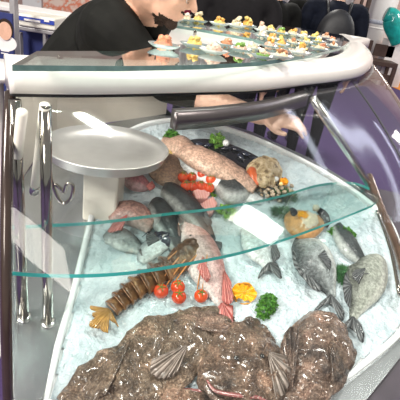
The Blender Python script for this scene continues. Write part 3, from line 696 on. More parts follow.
greens('seaweed_tuft', 282, 214, .030, .016, .016, 'dill', 'dark seaweed tuft beside the filled crab shell, left of it', 'seaweed', 500, .009, True)
greens('lettuce_leaf', 226, 214, .024, .016, .016, 'lettuce', 'pale green leaf seen through the shelf edge below the sea bass', 'lettuce', 60, .012)
greens('lettuce_leaf', 214, 193, .008, .016, .022, 'lettuce', 'small yellow-green leaf wedged between tuna chunks and sea bass', 'lettuce', 40, .009)

# lemons
MT['lemon'] = plain('lemon', (.85, .72, .08), .3, coat=.5, scale=200, bump=.15)
for x, y, lb in ((166, 154, 'lemon half at the back below the parsley tuft, left of the pair'), (175, 151, 'lemon half at the back below the parsley tuft, right of the pair')):
    t = thing('lemon_half', tuple(Pi(x, y, .01)), lb, 'lemon', 'lemon halves at the back')
    c = Pi(x, y, .03); lathe('rind', [(.002, -.018), (.010, -.015), (.017, -.005), (.018, .002), (.016, .003)], MT['lemon'], t, c, (0, -.5, .85), 20)
    lathe('flesh', [(.0155, .0025), (.0155, .004), (.001, .0035)], MT['pith'], t, c, (0, -.5, .85), 20)

# tuna chunks
g = N('tuna_flesh'); co = g.coord(); wv = g.n('ShaderNodeTexWave'); wv.inputs['Scale'].default_value = 70; wv.inputs['Distortion'].default_value = 3; g.l(co, wv.inputs['Vector'])
g.col(g.ramp(wv.outputs[0], [(.2, (.70, .30, .27)), (.8, (.84, .50, .46))])); g.set(rough=.25, coat=.5, sss=.1); MT['tuna'] = g.m
def chunk(px, lb, h0, h1):
    lo = [Pi(x, y, h0) for x, y in px]; cc = sum(lo, Vector())/len(lo)
    o = slab('tuna_chunk', [p+AN*(h1-h0) for p in lo], AN, h1-h0, MT['tuna'], None, None, .004); tag(o, lb, 'tuna', 'pink tuna chunks on the ice'); return o
chunk([(190, 190), (205, 185), (211, 195), (206, 204), (195, 204)], 'thick pink tuna chunk right below the back tomatoes', .010, .034)
chunk([(199, 208), (212, 200), (217, 207), (212, 217), (204, 218)], 'pink tuna chunk with a cut face nearer the glass shelf', .010, .028)

# black platter of mussels at the back
plat = [Pi(x, y, .030) for x, y in cr([(180, 142), (205, 138), (232, 144), (258, 156), (276, 170), (286, 182), (270, 182), (246, 168), (218, 158), (192, 152)], 5, True)]
MT['blackgloss'] = plain('black_gloss_dish', (.012, .013, .016), .12, coat=.8)
o = slab('serving_platter', plat, AN, .018, MT['blackgloss'], None, None, .004); tag(o, 'long curved glossy black platter along the white tank rim at the back', 'platter')
MT['mussel'] = plain('mussel_shell', (.018, .022, .04), .18, coat=.8, var=.5, scale=60)
def mussel(px, py, a, lb, h=.032):
    t = thing('mussel', tuple(Pi(px, py, h)), lb, 'mussel', 'mussels on the black platter'); c = Pi(px, py, h+.004)
    X = Vector((math.cos(a), 0, 0))+AV*math.sin(a); Y = AN.cross(X)
    for s in (-1, 1):
        vs = []; fs = []
        for i in range(13):
            t_ = i/12; wd = .008*math.sin(math.pi*min(1, t_**.75))**.8+.0003; th = .005*math.sin(math.pi*t_**.8)+.0002
            for k in range(9):
                q = math.pi*k/8; vs.append(c+X*(t_-.5)*.034 + Y*wd*math.cos(q) + AN*(s*th*math.sin(q)+s*.0006))
        for i in range(12):
            for k in range(8): fs.append((i*9+k, i*9+k+1, (i+1)*9+k+1, (i+1)*9+k))
        finish('shell_half', vs, fs, MT['mussel'], t)
mp = [(226, 148, .2), (236, 149, -.4), (246, 154, -.3), (256, 160, -.6), (264, 166, -.4), (200, 144, .1), (241, 157, -.9), (252, 167, -.2), (209, 145, .5)]
ml = ['mussel beside the round white ball', 'mussel on the platter just right of the white ball', 'mussel in the middle of the black platter', 'mussel above the stuffed shell', 'mussel nearest the stuffed shell on the rim side', 'mussel at the far left end of the platter', 'mussel touching the pinkish-tan fish', 'mussel lying between the tan fish and the stuffed shell', 'mussel behind the bright green leaf']
for (x, y, a), lb in zip(mp, ml): mussel(x, y, a, lb)
o = ball('white_ball', Pi(226, 143, .052), .011, plain('white_ball', (.92, .92, .92), .3), None, 1, 20); tag(o, 'small round white ball on the black platter beside the frilly leaf', 'ball')
# stuffed shell
t = fishthing('stuffed_shell', 260, 175, 'tan stuffed crab shell with ridged top and red side at the end of the platter', 'crab')
g = N('crab_tan'); co = g.coord(); nz = g.noise(70, 5, co); g.col(g.ramp(nz.outputs[0], [(.35, (.16, .10, .05)), (.5, (.50, .38, .22)), (.68, (.74, .62, .44))])); g.set(rough=.45); g.bump(nz.outputs[0], .6, .004); MT['crab'] = g.m
body('shell', [(248, 176, 14), (254, 174, 24), (263, 174, 30), (272, 177, 26), (278, 182, 12)], MT['crab'], t, thick=.34, base=.02, lumps=.009, lscale=50)
body('claw', [(249, 170, 6), (252, 174, 10), (255, 180, 9), (257, 186, 5)], plain('red_shell', (.62, .13, .04), .3, coat=.5), t, thick=.8, base=.03)
for k in range(5):
    x = 253+k*5; tube('ridge', [Vector(q) for q in cr([tuple(Pi(x, 166+k, .05)), tuple(Pi(x+1, 174+k, .060)), tuple(Pi(x+2, 183+k*.5, .048))], 4)], .0018, MT['crab'], t, 6)
# clams heap
MT['clam'] = plain('clam_shell', (.42, .33, .24), .45, var=.45, scale=160, bump=.3)
MT['clam2'] = plain('clam_shell_pale', (.66, .58, .47), .45, var=.25, scale=160, bump=.3)
def clam_proto():
    t = thing('clam', (0, 0, 0), 'small ribbed brown clam in the heap right of the pinkish-tan fish', 'clam', 'clams in the heap')
    for s in (1, -1):
        vs = []; fs = []; nr = 7; ns = 12
        for j in range(nr+1):
            th = .5*math.pi*j/nr
            for k in range(ns):
                a = 2*math.pi*k/ns; rb = 1+.05*math.cos(a*6)*(j/nr); vs.append(Vector((.0078*math.sin(th)*math.cos(a)*rb+.0015*math.cos(th), .0066*math.sin(th)*math.sin(a)*rb, s*(.0042*math.cos(th)+.0003))))
        for j in range(nr):
            for k in range(ns): k2 = (k+1) % ns; fs.append((j*ns+k, (j+1)*ns+k, (j+1)*ns+k2, j*ns+k2))
        finish('shell_half', vs, fs, MT['clam'] if s > 0 else MT['clam2'], t)
    return t
def dup(root, loc, rot, label=None, scale=None):
    r = root.copy(); COL.objects.link(r); r.location = loc; r.rotation_euler = rot
    if scale: r.scale = (scale,)*3
    if label: r['label'] = label
    for ch in list(root.children):
        c = ch.copy(); COL.objects.link(c); c.parent = r; c.matrix_parent_inverse = ch.matrix_parent_inverse.copy()
        for gch in list(ch.children):
            d = gch.copy(); COL.objects.link(d); d.parent = c; d.matrix_parent_inverse = gch.matrix_parent_inverse.copy()
    return r
cp = clam_proto(); first = True; nc = 0
for lay, (hh, cnt) in enumerate(((.016, 34), (.026, 22), (.035, 10))):
    for k in range(cnt):
        a = k*2.399; rr = math.sqrt((k+.5)/cnt)*(1-.25*lay)
        x = 275+21*rr*math.cos(a); y = 190+11*rr*math.sin(a)
        loc = Pi(x, y, hh); rot = (A+random.uniform(-.5, .5), random.uniform(-.5, .5), random.uniform(0, 6.28))
        if first: cp.location = loc; cp.rotation_euler = rot; first = False
        else: dup(cp, loc, rot)
for x, y, r, lb in ((276, 179, .008, 'small white round cheese ball on the clams, the left and larger one'), (281, 184, .006, 'small white round cheese ball beside the orange slice')):
    o = ball('garnish_ball', Pi(x, y, .052), r, MT['pith'] if r < .007 else MT['rim']); tag(o, lb, 'garnish')
crown(284, 181, .011, .05, 'small cut orange piece at the right end of the black platter')
# dressed crab under the shelf tip
t = fishthing('dressed_crab', 305, 222, 'opened crab shell filled with pale meat under the right end of the glass shelf', 'crab')
body('shell', [(288, 214, 10), (293, 220, 22), (301, 226, 27), (312, 226, 24), (322, 221, 12)], plain('crab_orange', (.62, .30, .12), .35, var=.3, scale=80, coat=.4), t, thick=.5, lumps=.002, lscale=60)
body('meat', [(296, 218, 8), (302, 220, 14), (310, 221, 16), (317, 219, 9)], plain('crab_meat', (.82, .62, .48), .5, var=.2, scale=120, bump=.5), t, thick=.4, base=.030, lumps=.004, lscale=90)
body('dark_edge', [(318, 210, 5), (323, 215, 8), (327, 221, 7), (326, 227, 4)], MT['blackgloss'], t, thick=.6, base=.014)
body('dark_edge', [(291, 209, 4), (294, 213, 7), (296, 218, 6)], MT['blackgloss'], t, thick=.6, base=.030)
crown(303, 215, .012, .060, 'small orange wedge crown sitting on the dressed crab', cat='orange')
o = ball('garnish_ball', Pi(316, 208, .045), .010, MT['clam2'], None, 1, 16, lump=.3); tag(o, 'pale knob of bread above the dressed crab on its right', 'garnish')
t = fishthing('crab', 165, 236, 'small dark crab seen dimly through the middle of the glass shelf', 'crab')
body('shell', [(152, 240, 8), (158, 239, 16), (168, 238, 18), (176, 236, 8)], MT['mussel'], t, thick=.5, lumps=.003, lscale=80)
for k in range(6):
    sx = -1 if k < 3 else 1; y = 235+3*(k % 3); a = Pi(165+sx*8, y, .016); b = Pi(165+sx*17, y-3+(k % 3)*4, .026); c = Pi(165+sx*23, y+2+(k % 3)*4, .012)
    tube('leg', [a, b, c], [.0022, .0018, .0008], MT['mussel'], t, 6)

# ================================================================== PEOPLE
def blob(bm, c, ax, rad):
    """ellipsoid: ax = three unit axes, rad = three radii"""
    m_ = Matrix((ax[0]*rad[0], ax[1]*rad[1], ax[2]*rad[2])).transposed().to_4x4(); m_.translation = c
    bmesh.ops.create_uvsphere(bm, u_segments=24, v_segments=16, radius=1, matrix=m_)
def limb(bm, pts, ry=1.0, side=None, seg=18):
    """tapered round chain through (point, radius)"""
    P = cr([tuple(p)+(r,) for p, r in pts], 6); rows_ = []; prev = side
    for i, p in enumerate(P):
        q = Vector(p[:3]); t = (Vector(P[min(i+1, len(P)-1)][:3])-Vector(P[max(0, i-1)][:3])).normalized()
        a = (prev or Vector((0, 1, .01))); a = a - t*a.dot(t); a.normalize(); prev = a; b = t.cross(a)
        rows_.append([bm.verts.new(q + a*math.cos(k*2*math.pi/seg)*p[3]*ry + b*math.sin(k*2*math.pi/seg)*p[3]) for k in range(seg)])
    for r0, r1 in zip(rows_, rows_[1:]):
        for k in range(seg): bm.faces.new((r0[k], r0[(k+1) % seg], r1[(k+1) % seg], r1[k]))
    bm.faces.new(rows_[0][::-1]); bm.faces.new(rows_[-1])
    for p in (pts[0], pts[-1]): bmesh.ops.create_uvsphere(bm, u_segments=16, v_segments=10, radius=p[1]*min(1, ry)*.98, matrix=Matrix.Translation(p[0]))
def fuse(name, bm, voxel, mats, zone, parent):
    bmesh.ops.recalc_face_normals(bm, faces=bm.faces)
    me = D.meshes.new(name); bm.to_mesh(me); bm.free(); o = D.objects.new(name, me); COL.objects.link(o)
    r_ = o.modifiers.new('r', 'REMESH'); r_.mode = 'VOXEL'; r_.voxel_size = voxel; r_.use_smooth_shade = True
    sm = o.modifiers.new('s', 'SMOOTH'); sm.factor = .5; sm.iterations = 3
    dg = bpy.context.evaluated_depsgraph_get(); me2 = D.meshes.new_from_object(o.evaluated_get(dg)); o.modifiers.clear(); o.data = me2
    D.meshes.remove(me); me2.name = name; me2.materials.clear()
    for m_ in mats: me2.materials.append(m_)
    for p in me2.polygons: p.material_index = zone(p.center); p.use_smooth = True
    if parent: o.parent = parent; o.matrix_parent_inverse = Matrix.Translation(parent.location).inverted()
    return o
X_, Y_, Z_ = Vector((1, 0, 0)), Vector((0, 1, 0)), Vector((0, 0, 1))

# ---- man leaning over the counter, facing right in profile
f = Vector((.93, -.10, -.36)).normalized(); sd_ = Vector((0, -1, 0)); sd_ = (sd_-f*sd_.dot(f)).normalized(); u = sd_.cross(f)
if u.z < 0: u = -u
HS = .80
nose = Py(192, 10, 1.30); H = nose - f*.115*HS + u*.022*HS
def hp_(a, s, b): return H + (f*a + sd_*s + u*b)*HS
man = thing('person', (-.72, 1.76, 0), 'bearded man in a black jacket and glasses leaning over the counter, one arm reaching inside', 'person')
bm = bmesh.new(); ax = (f*HS, sd_*HS, u*HS)
blob(bm, hp_(-.012, 0, .035), ax, (.098, .076, .088)); blob(bm, hp_(.022, 0, -.045), ax, (.068, .057, .062)); blob(bm, hp_(.055, 0, .0), ax, (.045, .056, .055))
blob(bm, hp_(.072, 0, -.095), ax, (.024, .026, .022)); blob(bm, hp_(.084, 0, .034), ax, (.016, .045, .012))
limb(bm, [(hp_(.094, 0, .018), .009), (hp_(.110, 0, -.002), .009), (hp_(.122, 0, -.018), .010)], 1)
for s_ in (-1, 1):
    blob(bm, hp_(.097, .013*s_, -.024), ax, (.012, .008, .008)); blob(bm, hp_(.060, .042*s_, -.018), ax, (.022, .018, .022))
    blob(bm, hp_(-.005, .078*s_, -.008), ax, (.020, .009, .032)); blob(bm, hp_(-.008, .084*s_, .008), ax, (.022, .006, .018))
blob(bm, hp_(.092, 0, -.050), ax, (.012, .024, .007)); blob(bm, hp_(.090, 0, -.063), ax, (.012, .022, .008))
Nk = Py(148, 8, 1.44); Ch = Py(106, 44, 1.55); Wa = Py(66, 92, 1.68); Hi = Py(34, 135, 1.76)
limb(bm, [(hp_(-.03, 0, -.03), .058), (Nk+Vector((-.01, -.02, .0)), .062)], 1)
limb(bm, [(Nk+Vector((.0, 0, -.02)), .085), (Ch+Vector((.03, 0, .02)), .140), (Ch.lerp(Wa, .4), .148), (Wa, .135), (Hi, .130)], 1.35, Y_)
Sh = Py(112, 30, 1.30); El = Py(166, 84, 1.27); Wr = Py(262, 117, 1.24)
limb(bm, [(Ch.lerp(Sh, .5), .10), (Sh, .082), (Sh.lerp(El, .5), .062), (El, .052)])
limb(bm, [(El, .052), (El.lerp(Wr, .3), .044), (El.lerp(Wr, .34), .041), (El.lerp(Wr, .38), .036), (El.lerp(Wr, .75), .027), (Wr, .023)])
S2 = Ch + Vector((.03, .20, .02)); E2 = S2+Vector((.05, .08, -.26)); W2 = E2+Vector((.20, -.02, -.12))
limb(bm, [(Ch, .1), (S2, .080), (S2.lerp(E2, .5), .06), (E2, .05)]); limb(bm, [(E2, .05), (E2.lerp(W2, .5), .042), (W2, .028)])
for s_ in (-1, 1):
    h0 = Hi+Y_*.09*s_; kn = Vector((Hi.x+.04, h0.y, .52)); an = Vector((Hi.x-.02, h0.y, .09))
    limb(bm, [(h0, .095), (h0.lerp(kn, .5), .082), (kn, .062), (kn.lerp(an, .4), .058), (an, .042)])
    limb(bm, [(an, .045), (an+Vector((.06, 0, -.04)), .045), (an+Vector((.19, 0, -.055)), .032)])
def hand(bm, W, d, nrm, sc=1.0, curl=.5, thumb=1):
    """palm, four unequal bent fingers and a side thumb; d along the hand, nrm = back of the hand"""
    d = d.normalized(); nrm = (nrm-d*nrm.dot(d)).normalized(); s = d.cross(nrm)
    c = W+d*.045*sc
    blob(bm, c, (d, s, nrm), (.055*sc, .040*sc, .016*sc)); blob(bm, W+d*.01, (d, s, nrm), (.035, .026*sc, .018*sc))
    for k, ln in enumerate((.072, .080, .075, .058)):
        o_ = (k-1.5)*.0195*sc*thumb; p = W+d*.085*sc*(1-.04*abs(k-1.2))+s*o_; dd = d; r_ = .0088*sc; ch = [(p-d*.02, r_*1.1)]
        for j, fr in enumerate((.45, .32, .23)):
            dd = (dd-nrm*curl*(.45+.4*j)+s*o_*1.5).normalized(); p = p+dd*ln*sc*fr; ch.append((p, r_*(1-.1*(j+1))))
        limb(bm, ch, 1, s, 10)
    p = W+d*.025*sc-s*.030*sc*thumb; dd = (d-s*.75*thumb-nrm*.35).normalized()
    limb(bm, [(W+d*.012-s*.012*thumb, .014*sc), (p+dd*.012, .0125*sc), (p+dd*.040*sc, .0105*sc), (p+(dd+d*.4).normalized()*.066*sc, .009*sc)], 1, nrm, 10)
hd = (Py(300, 122, 1.22)-Wr)
hand(bm, Wr, hd, Vector((.1, -.35, .93)), .86, .55, -1)
hand(bm, W2, (W2-E2), Z_, 1, .6, 1)
fz = El.lerp(Wr, .34)
def zone(c):
    q = (c-H)/HS; a, s, b = q.dot(f), q.dot(sd_), q.dot(u)
    if (c-Wr).length < .30 and (c-El).dot((Wr-El).normalized()) > (fz-El).length: return 4
    if (c-W2).length < .16 and (c-E2).dot((W2-E2).normalized()) > (W2-E2).length*.93: return 1
    nk = Nk-hp_(-.03, 0, -.03); tn = (c-hp_(-.03, 0, -.03)).dot(nk)/nk.length_squared; dn = (c-hp_(-.03, 0, -.03)-nk*max(0, min(1, tn))).length
    if q.length < .118 or (a > .0 and b > -.135 and q.length < .165) or (dn < .072 and tn < .80):
        if b > .058 + .25*max(0, a-.02) or (a < -.02 and b > .0 and abs(s) < .078) or (a < -.06 and b > -.05): return 2
        if b < -.135: return 1
        if (b < -.080 and a > .030) or (b < -.092 and a > .005) or (-.048 < b < -.040 and a > .088): return 2
        return 1
    if c.z < .09: return 5
    if c.z < Hi.z-.02: return 3
    return 0
fuse('body', bm, .0045, [MT['jacket'], MT['skin'], MT['hair'], MT['trousers'], MT['handskin'], MT['shoe']], zone, man)
# jacket collar, glasses
tube('collar', [Vector(q) for q in cr([tuple(Nk+Vector((.035, -.075, .0))), tuple(Nk+Vector((-.03, -.085, .045))), tuple(Nk+Vector((-.07, 0, .065))), tuple(Nk+Vector((-.03, .085, .045)))], 6)], .018, MT['jacket'], man, 10)
gf = 'glasses'
for s_ in (-1, 1):
    c = hp_(.098, .033*s_, .012); loop = [c + sd_*.025*math.cos(q)+u*.017*math.sin(q)-f*.004*abs(math.cos(q)) for q in [2*math.pi*k/20 for k in range(21)]]
    gr_ = tube('glasses_rim', loop, .0022, MT['chrome'], man, 6)
    vs = loop[:-1]; finish('lens', vs, [tuple(range(20))], MT['glass'], gr_, smooth=False).modifiers.new('t', 'SOLIDIFY').thickness = .0015
    tube('glasses_arm', [hp_(.094, .058*s_, .018), hp_(.05, .076*s_, .016), hp_(-.005, .082*s_, .014)], .0015, MT['chrome'], man, 6)
    ball('eye', hp_(.078, .032*s_, .012), .012, MT['rim'], man, 1, 14, f)
tube('glasses_bridge', [hp_(.099, -.010, .016), hp_(.104, 0, .018), hp_(.099, .010, .016)], .0015, MT['chrome'], man, 6)

# ---- standing visitors, seen from behind
def visitor(px, Y, hgt, label, top='navy', hair='hair', turn=0, bag=None, wide=1.0, armout=0, bend=0):
    Y *= 1.12; hgt *= 1.065; p = Py(px, 20, Y); k = hgt/1.78; x = p.x
    t = thing('person', (x, Y, 0), label, 'person'); bm = bmesh.new(); B = Vector((x, Y, 0))
    ct, st = math.cos(turn), math.sin(turn); S = Vector((ct, st, 0)); Fd = Vector((-st, ct, 0))
    def q(s, d, z): return B+S*s*k+Fd*(d+bend*max(0, z-.95))*k+Z_*z*k
    limb(bm, [(q(0, 0, .92), .115*k), (q(0, 0, 1.08), .112*k), (q(0, .01, 1.28), .128*k*wide), (q(0, 0, 1.42), .105*k*wide), (q(0, 0, 1.48), .06*k)], 1.4, S)
    limb(bm, [(q(0, 0, 1.45), .058*k), (q(0, .01, 1.56), .052*k)])
    blob(bm, q(0, .015, 1.66), (S, Fd, Z_), (.074*k, .092*k, .115*k)); blob(bm, q(0, .05, 1.60), (S, Fd, Z_), (.055*k, .06*k, .06*k)); blob(bm, q(0, .115, 1.64), (S, Fd, Z_), (.012, .018, .02))
    for s_ in (-1, 1):
        blob(bm, q(.078*s_, .01, 1.65), (S, Fd, Z_), (.010, .018, .03))
        limb(bm, [(q(.13*s_, 0, 1.42), .075*k), (q(.195*s_*wide, 0, 1.40), .068*k), (q(.235*s_*wide, -.02, 1.12), .050*k), (q(.24*s_*wide, .06, .88), .035*k)])
        hand(bm, q(.24*s_*wide, .065, .87), Vector((0, .2, -1)), S*s_, 1, .35, s_)
        limb(bm, [(q(.09*s_, 0, .92), .098*k), (q(.10*s_, .01, .5), .064*k), (q(.10*s_, -.02, .08), .045*k)])
        limb(bm, [(q(.10*s_, -.02, .05), .045*k), (q(.11*s_, .12, .035), .034*k)])
    def zone(c):
        z = c.z/k; dd = (c-B).dot(S)/k; ff = (c-B).dot(Fd)/k - bend*max(0, z-.95)
        if z > 1.50: return 2 if (z > 1.70 or (ff < .02 and z > 1.58)) else 1
        if z < .875 and abs(dd) > .19: return 1
        if z < .07: return 4
        if z < .93 and abs(dd) < .19: return 3
        return 0
    fuse('body', bm, .011, [MT[top], MT['skin'], MT[hair], MT['trousers'], MT['shoe']], zone, t)
    if bag:
        tt = t; bm2 = bmesh.new(); blob(bm2, q(0, -.17, 1.22), (S, Fd, Z_), (.16*k, .10*k, .22*k)); blob(bm2, q(0, -.20, 1.10), (S, Fd, Z_), (.13*k, .09*k, .13*k))
        o = fuse('backpack', bm2, .012, [MT['black']], lambda c: 0, None)
        tag(o, 'black backpack worn by the big man at the right end of the dish counter', 'backpack')
        for s_ in (-1, 1):
            sp = tube('strap', [q(.08*s_, -.13, 1.38), q(.10*s_, -.05, 1.49), q(.10*s_, .08, 1.45), q(.10*s_, .12, 1.25)], .014, MT['black'], o, 8)
    return t
visitor(236, 3.0, 1.76, 'person in a charcoal coat standing close behind the far row of dishes', 'jacket2', wide=1.15)
visitor(272, 3.7, 1.72, 'person in black squeezed between the charcoal coat and the small dark-suited visitors', 'jacket', turn=.4)
visitor(290, 5.5, 1.70, 'smaller distant person in a dark suit, left of the one with a collar showing', 'navy', turn=-.3)
visitor(309, 4.7, 1.78, 'person in a black suit seen from behind, just left of the backpack wearer', 'jacket', turn=.2)
visitor(334, 4.0, 1.80, 'broad man in a navy jacket carrying a backpack, nearest the white column', 'navy', wide=1.12, bag=True)
visitor(197, 4.6, 1.72, 'person in a maroon top beyond the bearded man, mostly hidden', 'maroon')

# ================================================================== CANAPE DISHES ON THE CANOPY
MT['dish'] = plain('pale_dish', (.26, .31, .31), .12, coat=.6, var=.2)
MT['dishw'] = plain('white_dish', (.50, .52, .50), .2, coat=.5)
def food(n_, c): return plain(n_, c, .5, var=.5, scale=120, bump=.5, coat=.2)
FD = {'salmon': food('salmon_food', (.66, .26, .14)), 'yellow': food('yellow_food', (.72, .50, .14)), 'orange': food('orange_food', (.72, .36, .07)),
      'pink': food('pink_food', (.74, .46, .34)), 'brown': food('brown_food', (.42, .18, .08)), 'cream': food('cream_food', (.66, .55, .36)), 'green': food('green_food', (.16, .32, .05)), 'pale': food('white_food', (.68, .60, .48))}
dish_z = gz
def dish(px, py, r, base, topc, label, boat=1.35, kind='dish', hh=1.0):
    c = Pz(px, py+2, dish_z+.0005); t = thing('canape_dish', tuple(c), label, 'dish', None)
    lathe('bowl', [(r*.35, 0), (r*.55, .001), (r*.85, r*.22), (r*1.02, r*.40), (r*1.0, r*.43), (r*.80, r*.27), (r*.3, .004)], MT[kind], t, c, seg=22, sx=boat, sy=.95)
    m_ = ball('food', c+Z_*(r*.36), r*.72, FD[base], t, .62*hh, 16, Z_, .5)
    for k in range(3):
        a = random.uniform(0, 6.28); ball('garnish', c+Z_*(r*(.66+.10*k)*hh)+Vector((math.cos(a), math.sin(a), 0))*r*.30, r*.33, FD[topc], t, .8, 10, Z_, .6)
    return t
near = [(164, 47, .028, 'salmon', 'salmon', 'dish of reddish salmon tartare at the far left end of the near row', 'dish'),
        (194, 46, .027, 'yellow', 'yellow', 'dish with a bright yellow topping, second from the left in the near row', 'dish'),
        (213, 52, .026, 'pink', 'pale', 'dish of pale pink food at the front edge, right of the bright yellow one', 'dishw'),
        (226, 45, .022, 'brown', 'salmon', 'dish heaped with brown-red food right behind the pale pink one', 'dish'),
        (240, 50, .023, 'pink', 'green', 'dish with pink food and a dark green strip, near row', 'dish'),
        (252, 48, .020, 'cream', 'pale', 'dish of cream-coloured food just behind and right of the green-strip dish', 'dishw'),
        (269, 46, .020, 'pink', 'orange', 'dish with tall pink cone of food, near row middle', 'dish'),
        (262, 57, .022, 'green', 'cream', 'dish at the front edge with greens under cream, left of the big orange-topped dish', 'dish'),
        (281, 57, .024, 'cream', 'brown', 'wide pale dish of cream food touching the big orange-topped dish on its left', 'dishw'),
        (299, 53, .024, 'pale', 'orange', 'dish with the biggest orange wedge on pale food, front right', 'dishw'),
        (319, 49, .024, 'cream', 'salmon', 'dish with cream crouton, just right of the big orange wedge', 'dish'),
        (333, 46, .022, 'pale', 'brown', 'last dish of the near row at the right, with a brown garnish', 'dish')]
mid_ = [(281, 44, .020, 'orange', 'yellow', 'dish with orange food in the middle, behind the tall pink cone'),
        (293, 43, .020, 'cream', 'brown', 'cream dish right behind the biggest orange wedge'),
        (306, 42, .020, 'cream', 'yellow', 'dish of cream food with yellow bits, middle of the round end'),
        (318, 41, .020, 'yellow', 'cream', 'yellow-topped dish behind the cream crouton dish'),
        (332, 40, .019, 'pale', 'salmon', 'dish with a salmon-coloured curl at the right edge of the round end')]
farr = [(174, 19, .030, 'pale', 'cream', 'pale dish at the left end of the far row beside the bearded man'),
        (186, 20, .028, 'cream', 'pale', 'white-cream dish just right of the man\'s nose in the far row'),
        (198, 21, .028, 'yellow', 'cream', 'dish with pointed yellow topping right of the man\'s face'),
        (219, 24, .030, 'yellow', 'orange', 'dish with spiky golden topping in the far row, below the charcoal coat'),
        (236, 26, .030, 'cream', 'cream', 'dish of cream pieces beside the tallest golden heap'),
        (247, 26, .030, 'orange', 'yellow', 'dish with the tallest golden heap and a stalk in the far row'),
        (262, 30, .026, 'pale', 'pink', 'dish with pinkish white food right of the tallest golden heap'),
        (270, 31, .026, 'cream', 'yellow', 'small cream dish in the far row between pinkish white and green-yellow'),
        (281, 33, .026, 'yellow', 'green', 'dish of yellow food with a green leaf, far row'),
        (292, 34, .026, 'cream', 'orange', 'dish with orange dots right of the green leaf one, far row'),
        (303, 36, .024, 'cream', 'yellow', 'cream and yellow dish in the far row below the small suited person'),
        (314, 37, .024, 'yellow', 'yellow', 'dish of plain yellow food near the right end of the far row'),
        (325, 37, .024, 'pink', 'brown', 'dish of pink food at the right end of the far row before the backpack'),
        (272, 39, .022, 'cream', 'orange', 'dish where the two rows join, orange bits on cream'),
        (262, 36, .022, 'pale', 'pale', 'plain white-food dish on the inner edge of the far row')]
for d_ in near: dish(*d_[:6], kind=d_[6], hh=1.5 if 'tall' in d_[5] or 'biggest' in d_[5] else 1.0)
for d_ in mid_+farr: dish(*d_[:6], kind=random.choice(['dish', 'dishw']), hh=1.5 if 'tall' in d_[5] or 'pointed' in d_[5] else 1.1)

# ================================================================== BACKGROUND BOOTHS
MT['greymetal'] = plain('grey_metal', (.40, .38, .38), .4, .3); MT['navyp'] = plain('navy_panel', (.02, .03, .14), .5); MT['whitep'] = plain('white_panel', (.82, .78, .76), .5, var=.02)
MT['brownw'] = plain('dark_brown_wood', (.07, .04, .03), .5, var=.3); MT['blue'] = plain('blue_print', (.03, .06, .38), .4)
def pbox(name, x0, y0, x1, y1, Y, dep, mat, parent=None, bevel=0, zlo=None):
    a = Py(x0, (y0+y1)/2, Y); b = Py(x1, (y0+y1)/2, Y); m0 = Py((x0+x1)/2, y0, Y); m1 = Py((x0+x1)/2, y1, Y)
    return box(name, (a.x, Y, m1.z if zlo is None else zlo), (b.x, Y+dep, m0.z), mat, parent, bevel)
# cream kiosk with a blue-striped sign
kp = Py(37, 30, 3.3)
k = thing('kiosk', (kp.x, 3.4, 0), 'cream booth counter with a blue striped sign box and navy front at the left background', 'kiosk')
sb_ = pbox('sign_box', 17, 16, 55, 28, 3.3, .25, MT['cream'], k, .01); pbox('sign_stripe', 18, 18.5, 54, 22.5, 3.29, .008, MT['blue'], sb_); pbox('sign_lettering', 24, 19.5, 40, 21.5, 3.283, .006, MT['whitep'], sb_); pbox('sign_emblem', 44, 19, 49, 22, 3.283, .006, MT['whitep'], sb_)
pbox('counter', 16, 28, 58, 33, 3.32, .5, MT['greymetal'], k, .01); pbox('front_panel', 20, 33, 56, 60, 3.45, .05, MT['navyp'], k, 0, 0)
for x in (18, 43): pbox('leg', x, 33, x+2.6, 70, 3.33, .05, MT['greymetal'], k, 0, 0)
o = pbox('counter_ledge', -25, 9.5, 78, 14.5, 4.2, .35, MT['whitep'], None, .01); 
tag(o, 'long white ledge running across the left background above the kiosk sign', 'ledge')
st_ = pbox('ledge_front', -25, 14, 78, 60, 4.3, .1, MT['greymetal'], o, 0, 0)
# navy roll-up banner with a portrait
bn = thing('roll_up_banner', tuple(Vector((Py(2, 40, 2.9).x, 2.9, 0))), 'navy banner printed with a smiling face at the left edge behind the counter', 'banner')
pbox('panel', -14, 12, 13, 70, 2.9, .02, MT['navyp'], bn, 0, .04)
def disc(name, px, py, rx, rz, Y, mat, parent, th=.004):
    c = Py(px, py, Y); vs = [Vector((c.x+rx*math.cos(a), Y, c.z+rz*math.sin(a))) for a in [2*math.pi*k/24 for k in range(24)]]
    return slab(name, vs, (0, -1, 0), th, mat, None, parent)
disc('printed_shirt', 5, 43, .075, .05, 2.898, MT['whitep'], bn); disc('printed_hair', 5, 29, .052, .062, 2.894, MT['hair'], bn); disc('printed_face', 5, 31, .042, .055, 2.889, MT['skin'], bn)
pbox('printed_text', 1, 50, 9, 51.5, 2.895, .004, MT['whitep'], bn); pbox('printed_text', 1, 53, 8, 54, 2.895, .004, MT['whitep'], bn)
o = pbox('booth_post', 10, -20, 15, 60, 3.1, .06, MT['greymetal'], None, 0, 0); tag(o, 'grey booth post between the navy banner and the kiosk', 'post')
o = pbox('booth_post', -4, -20, -1, 60, 5.0, .06, MT['greymetal'], None, 0, 0); tag(o, 'thin far booth post behind the navy banner', 'post')
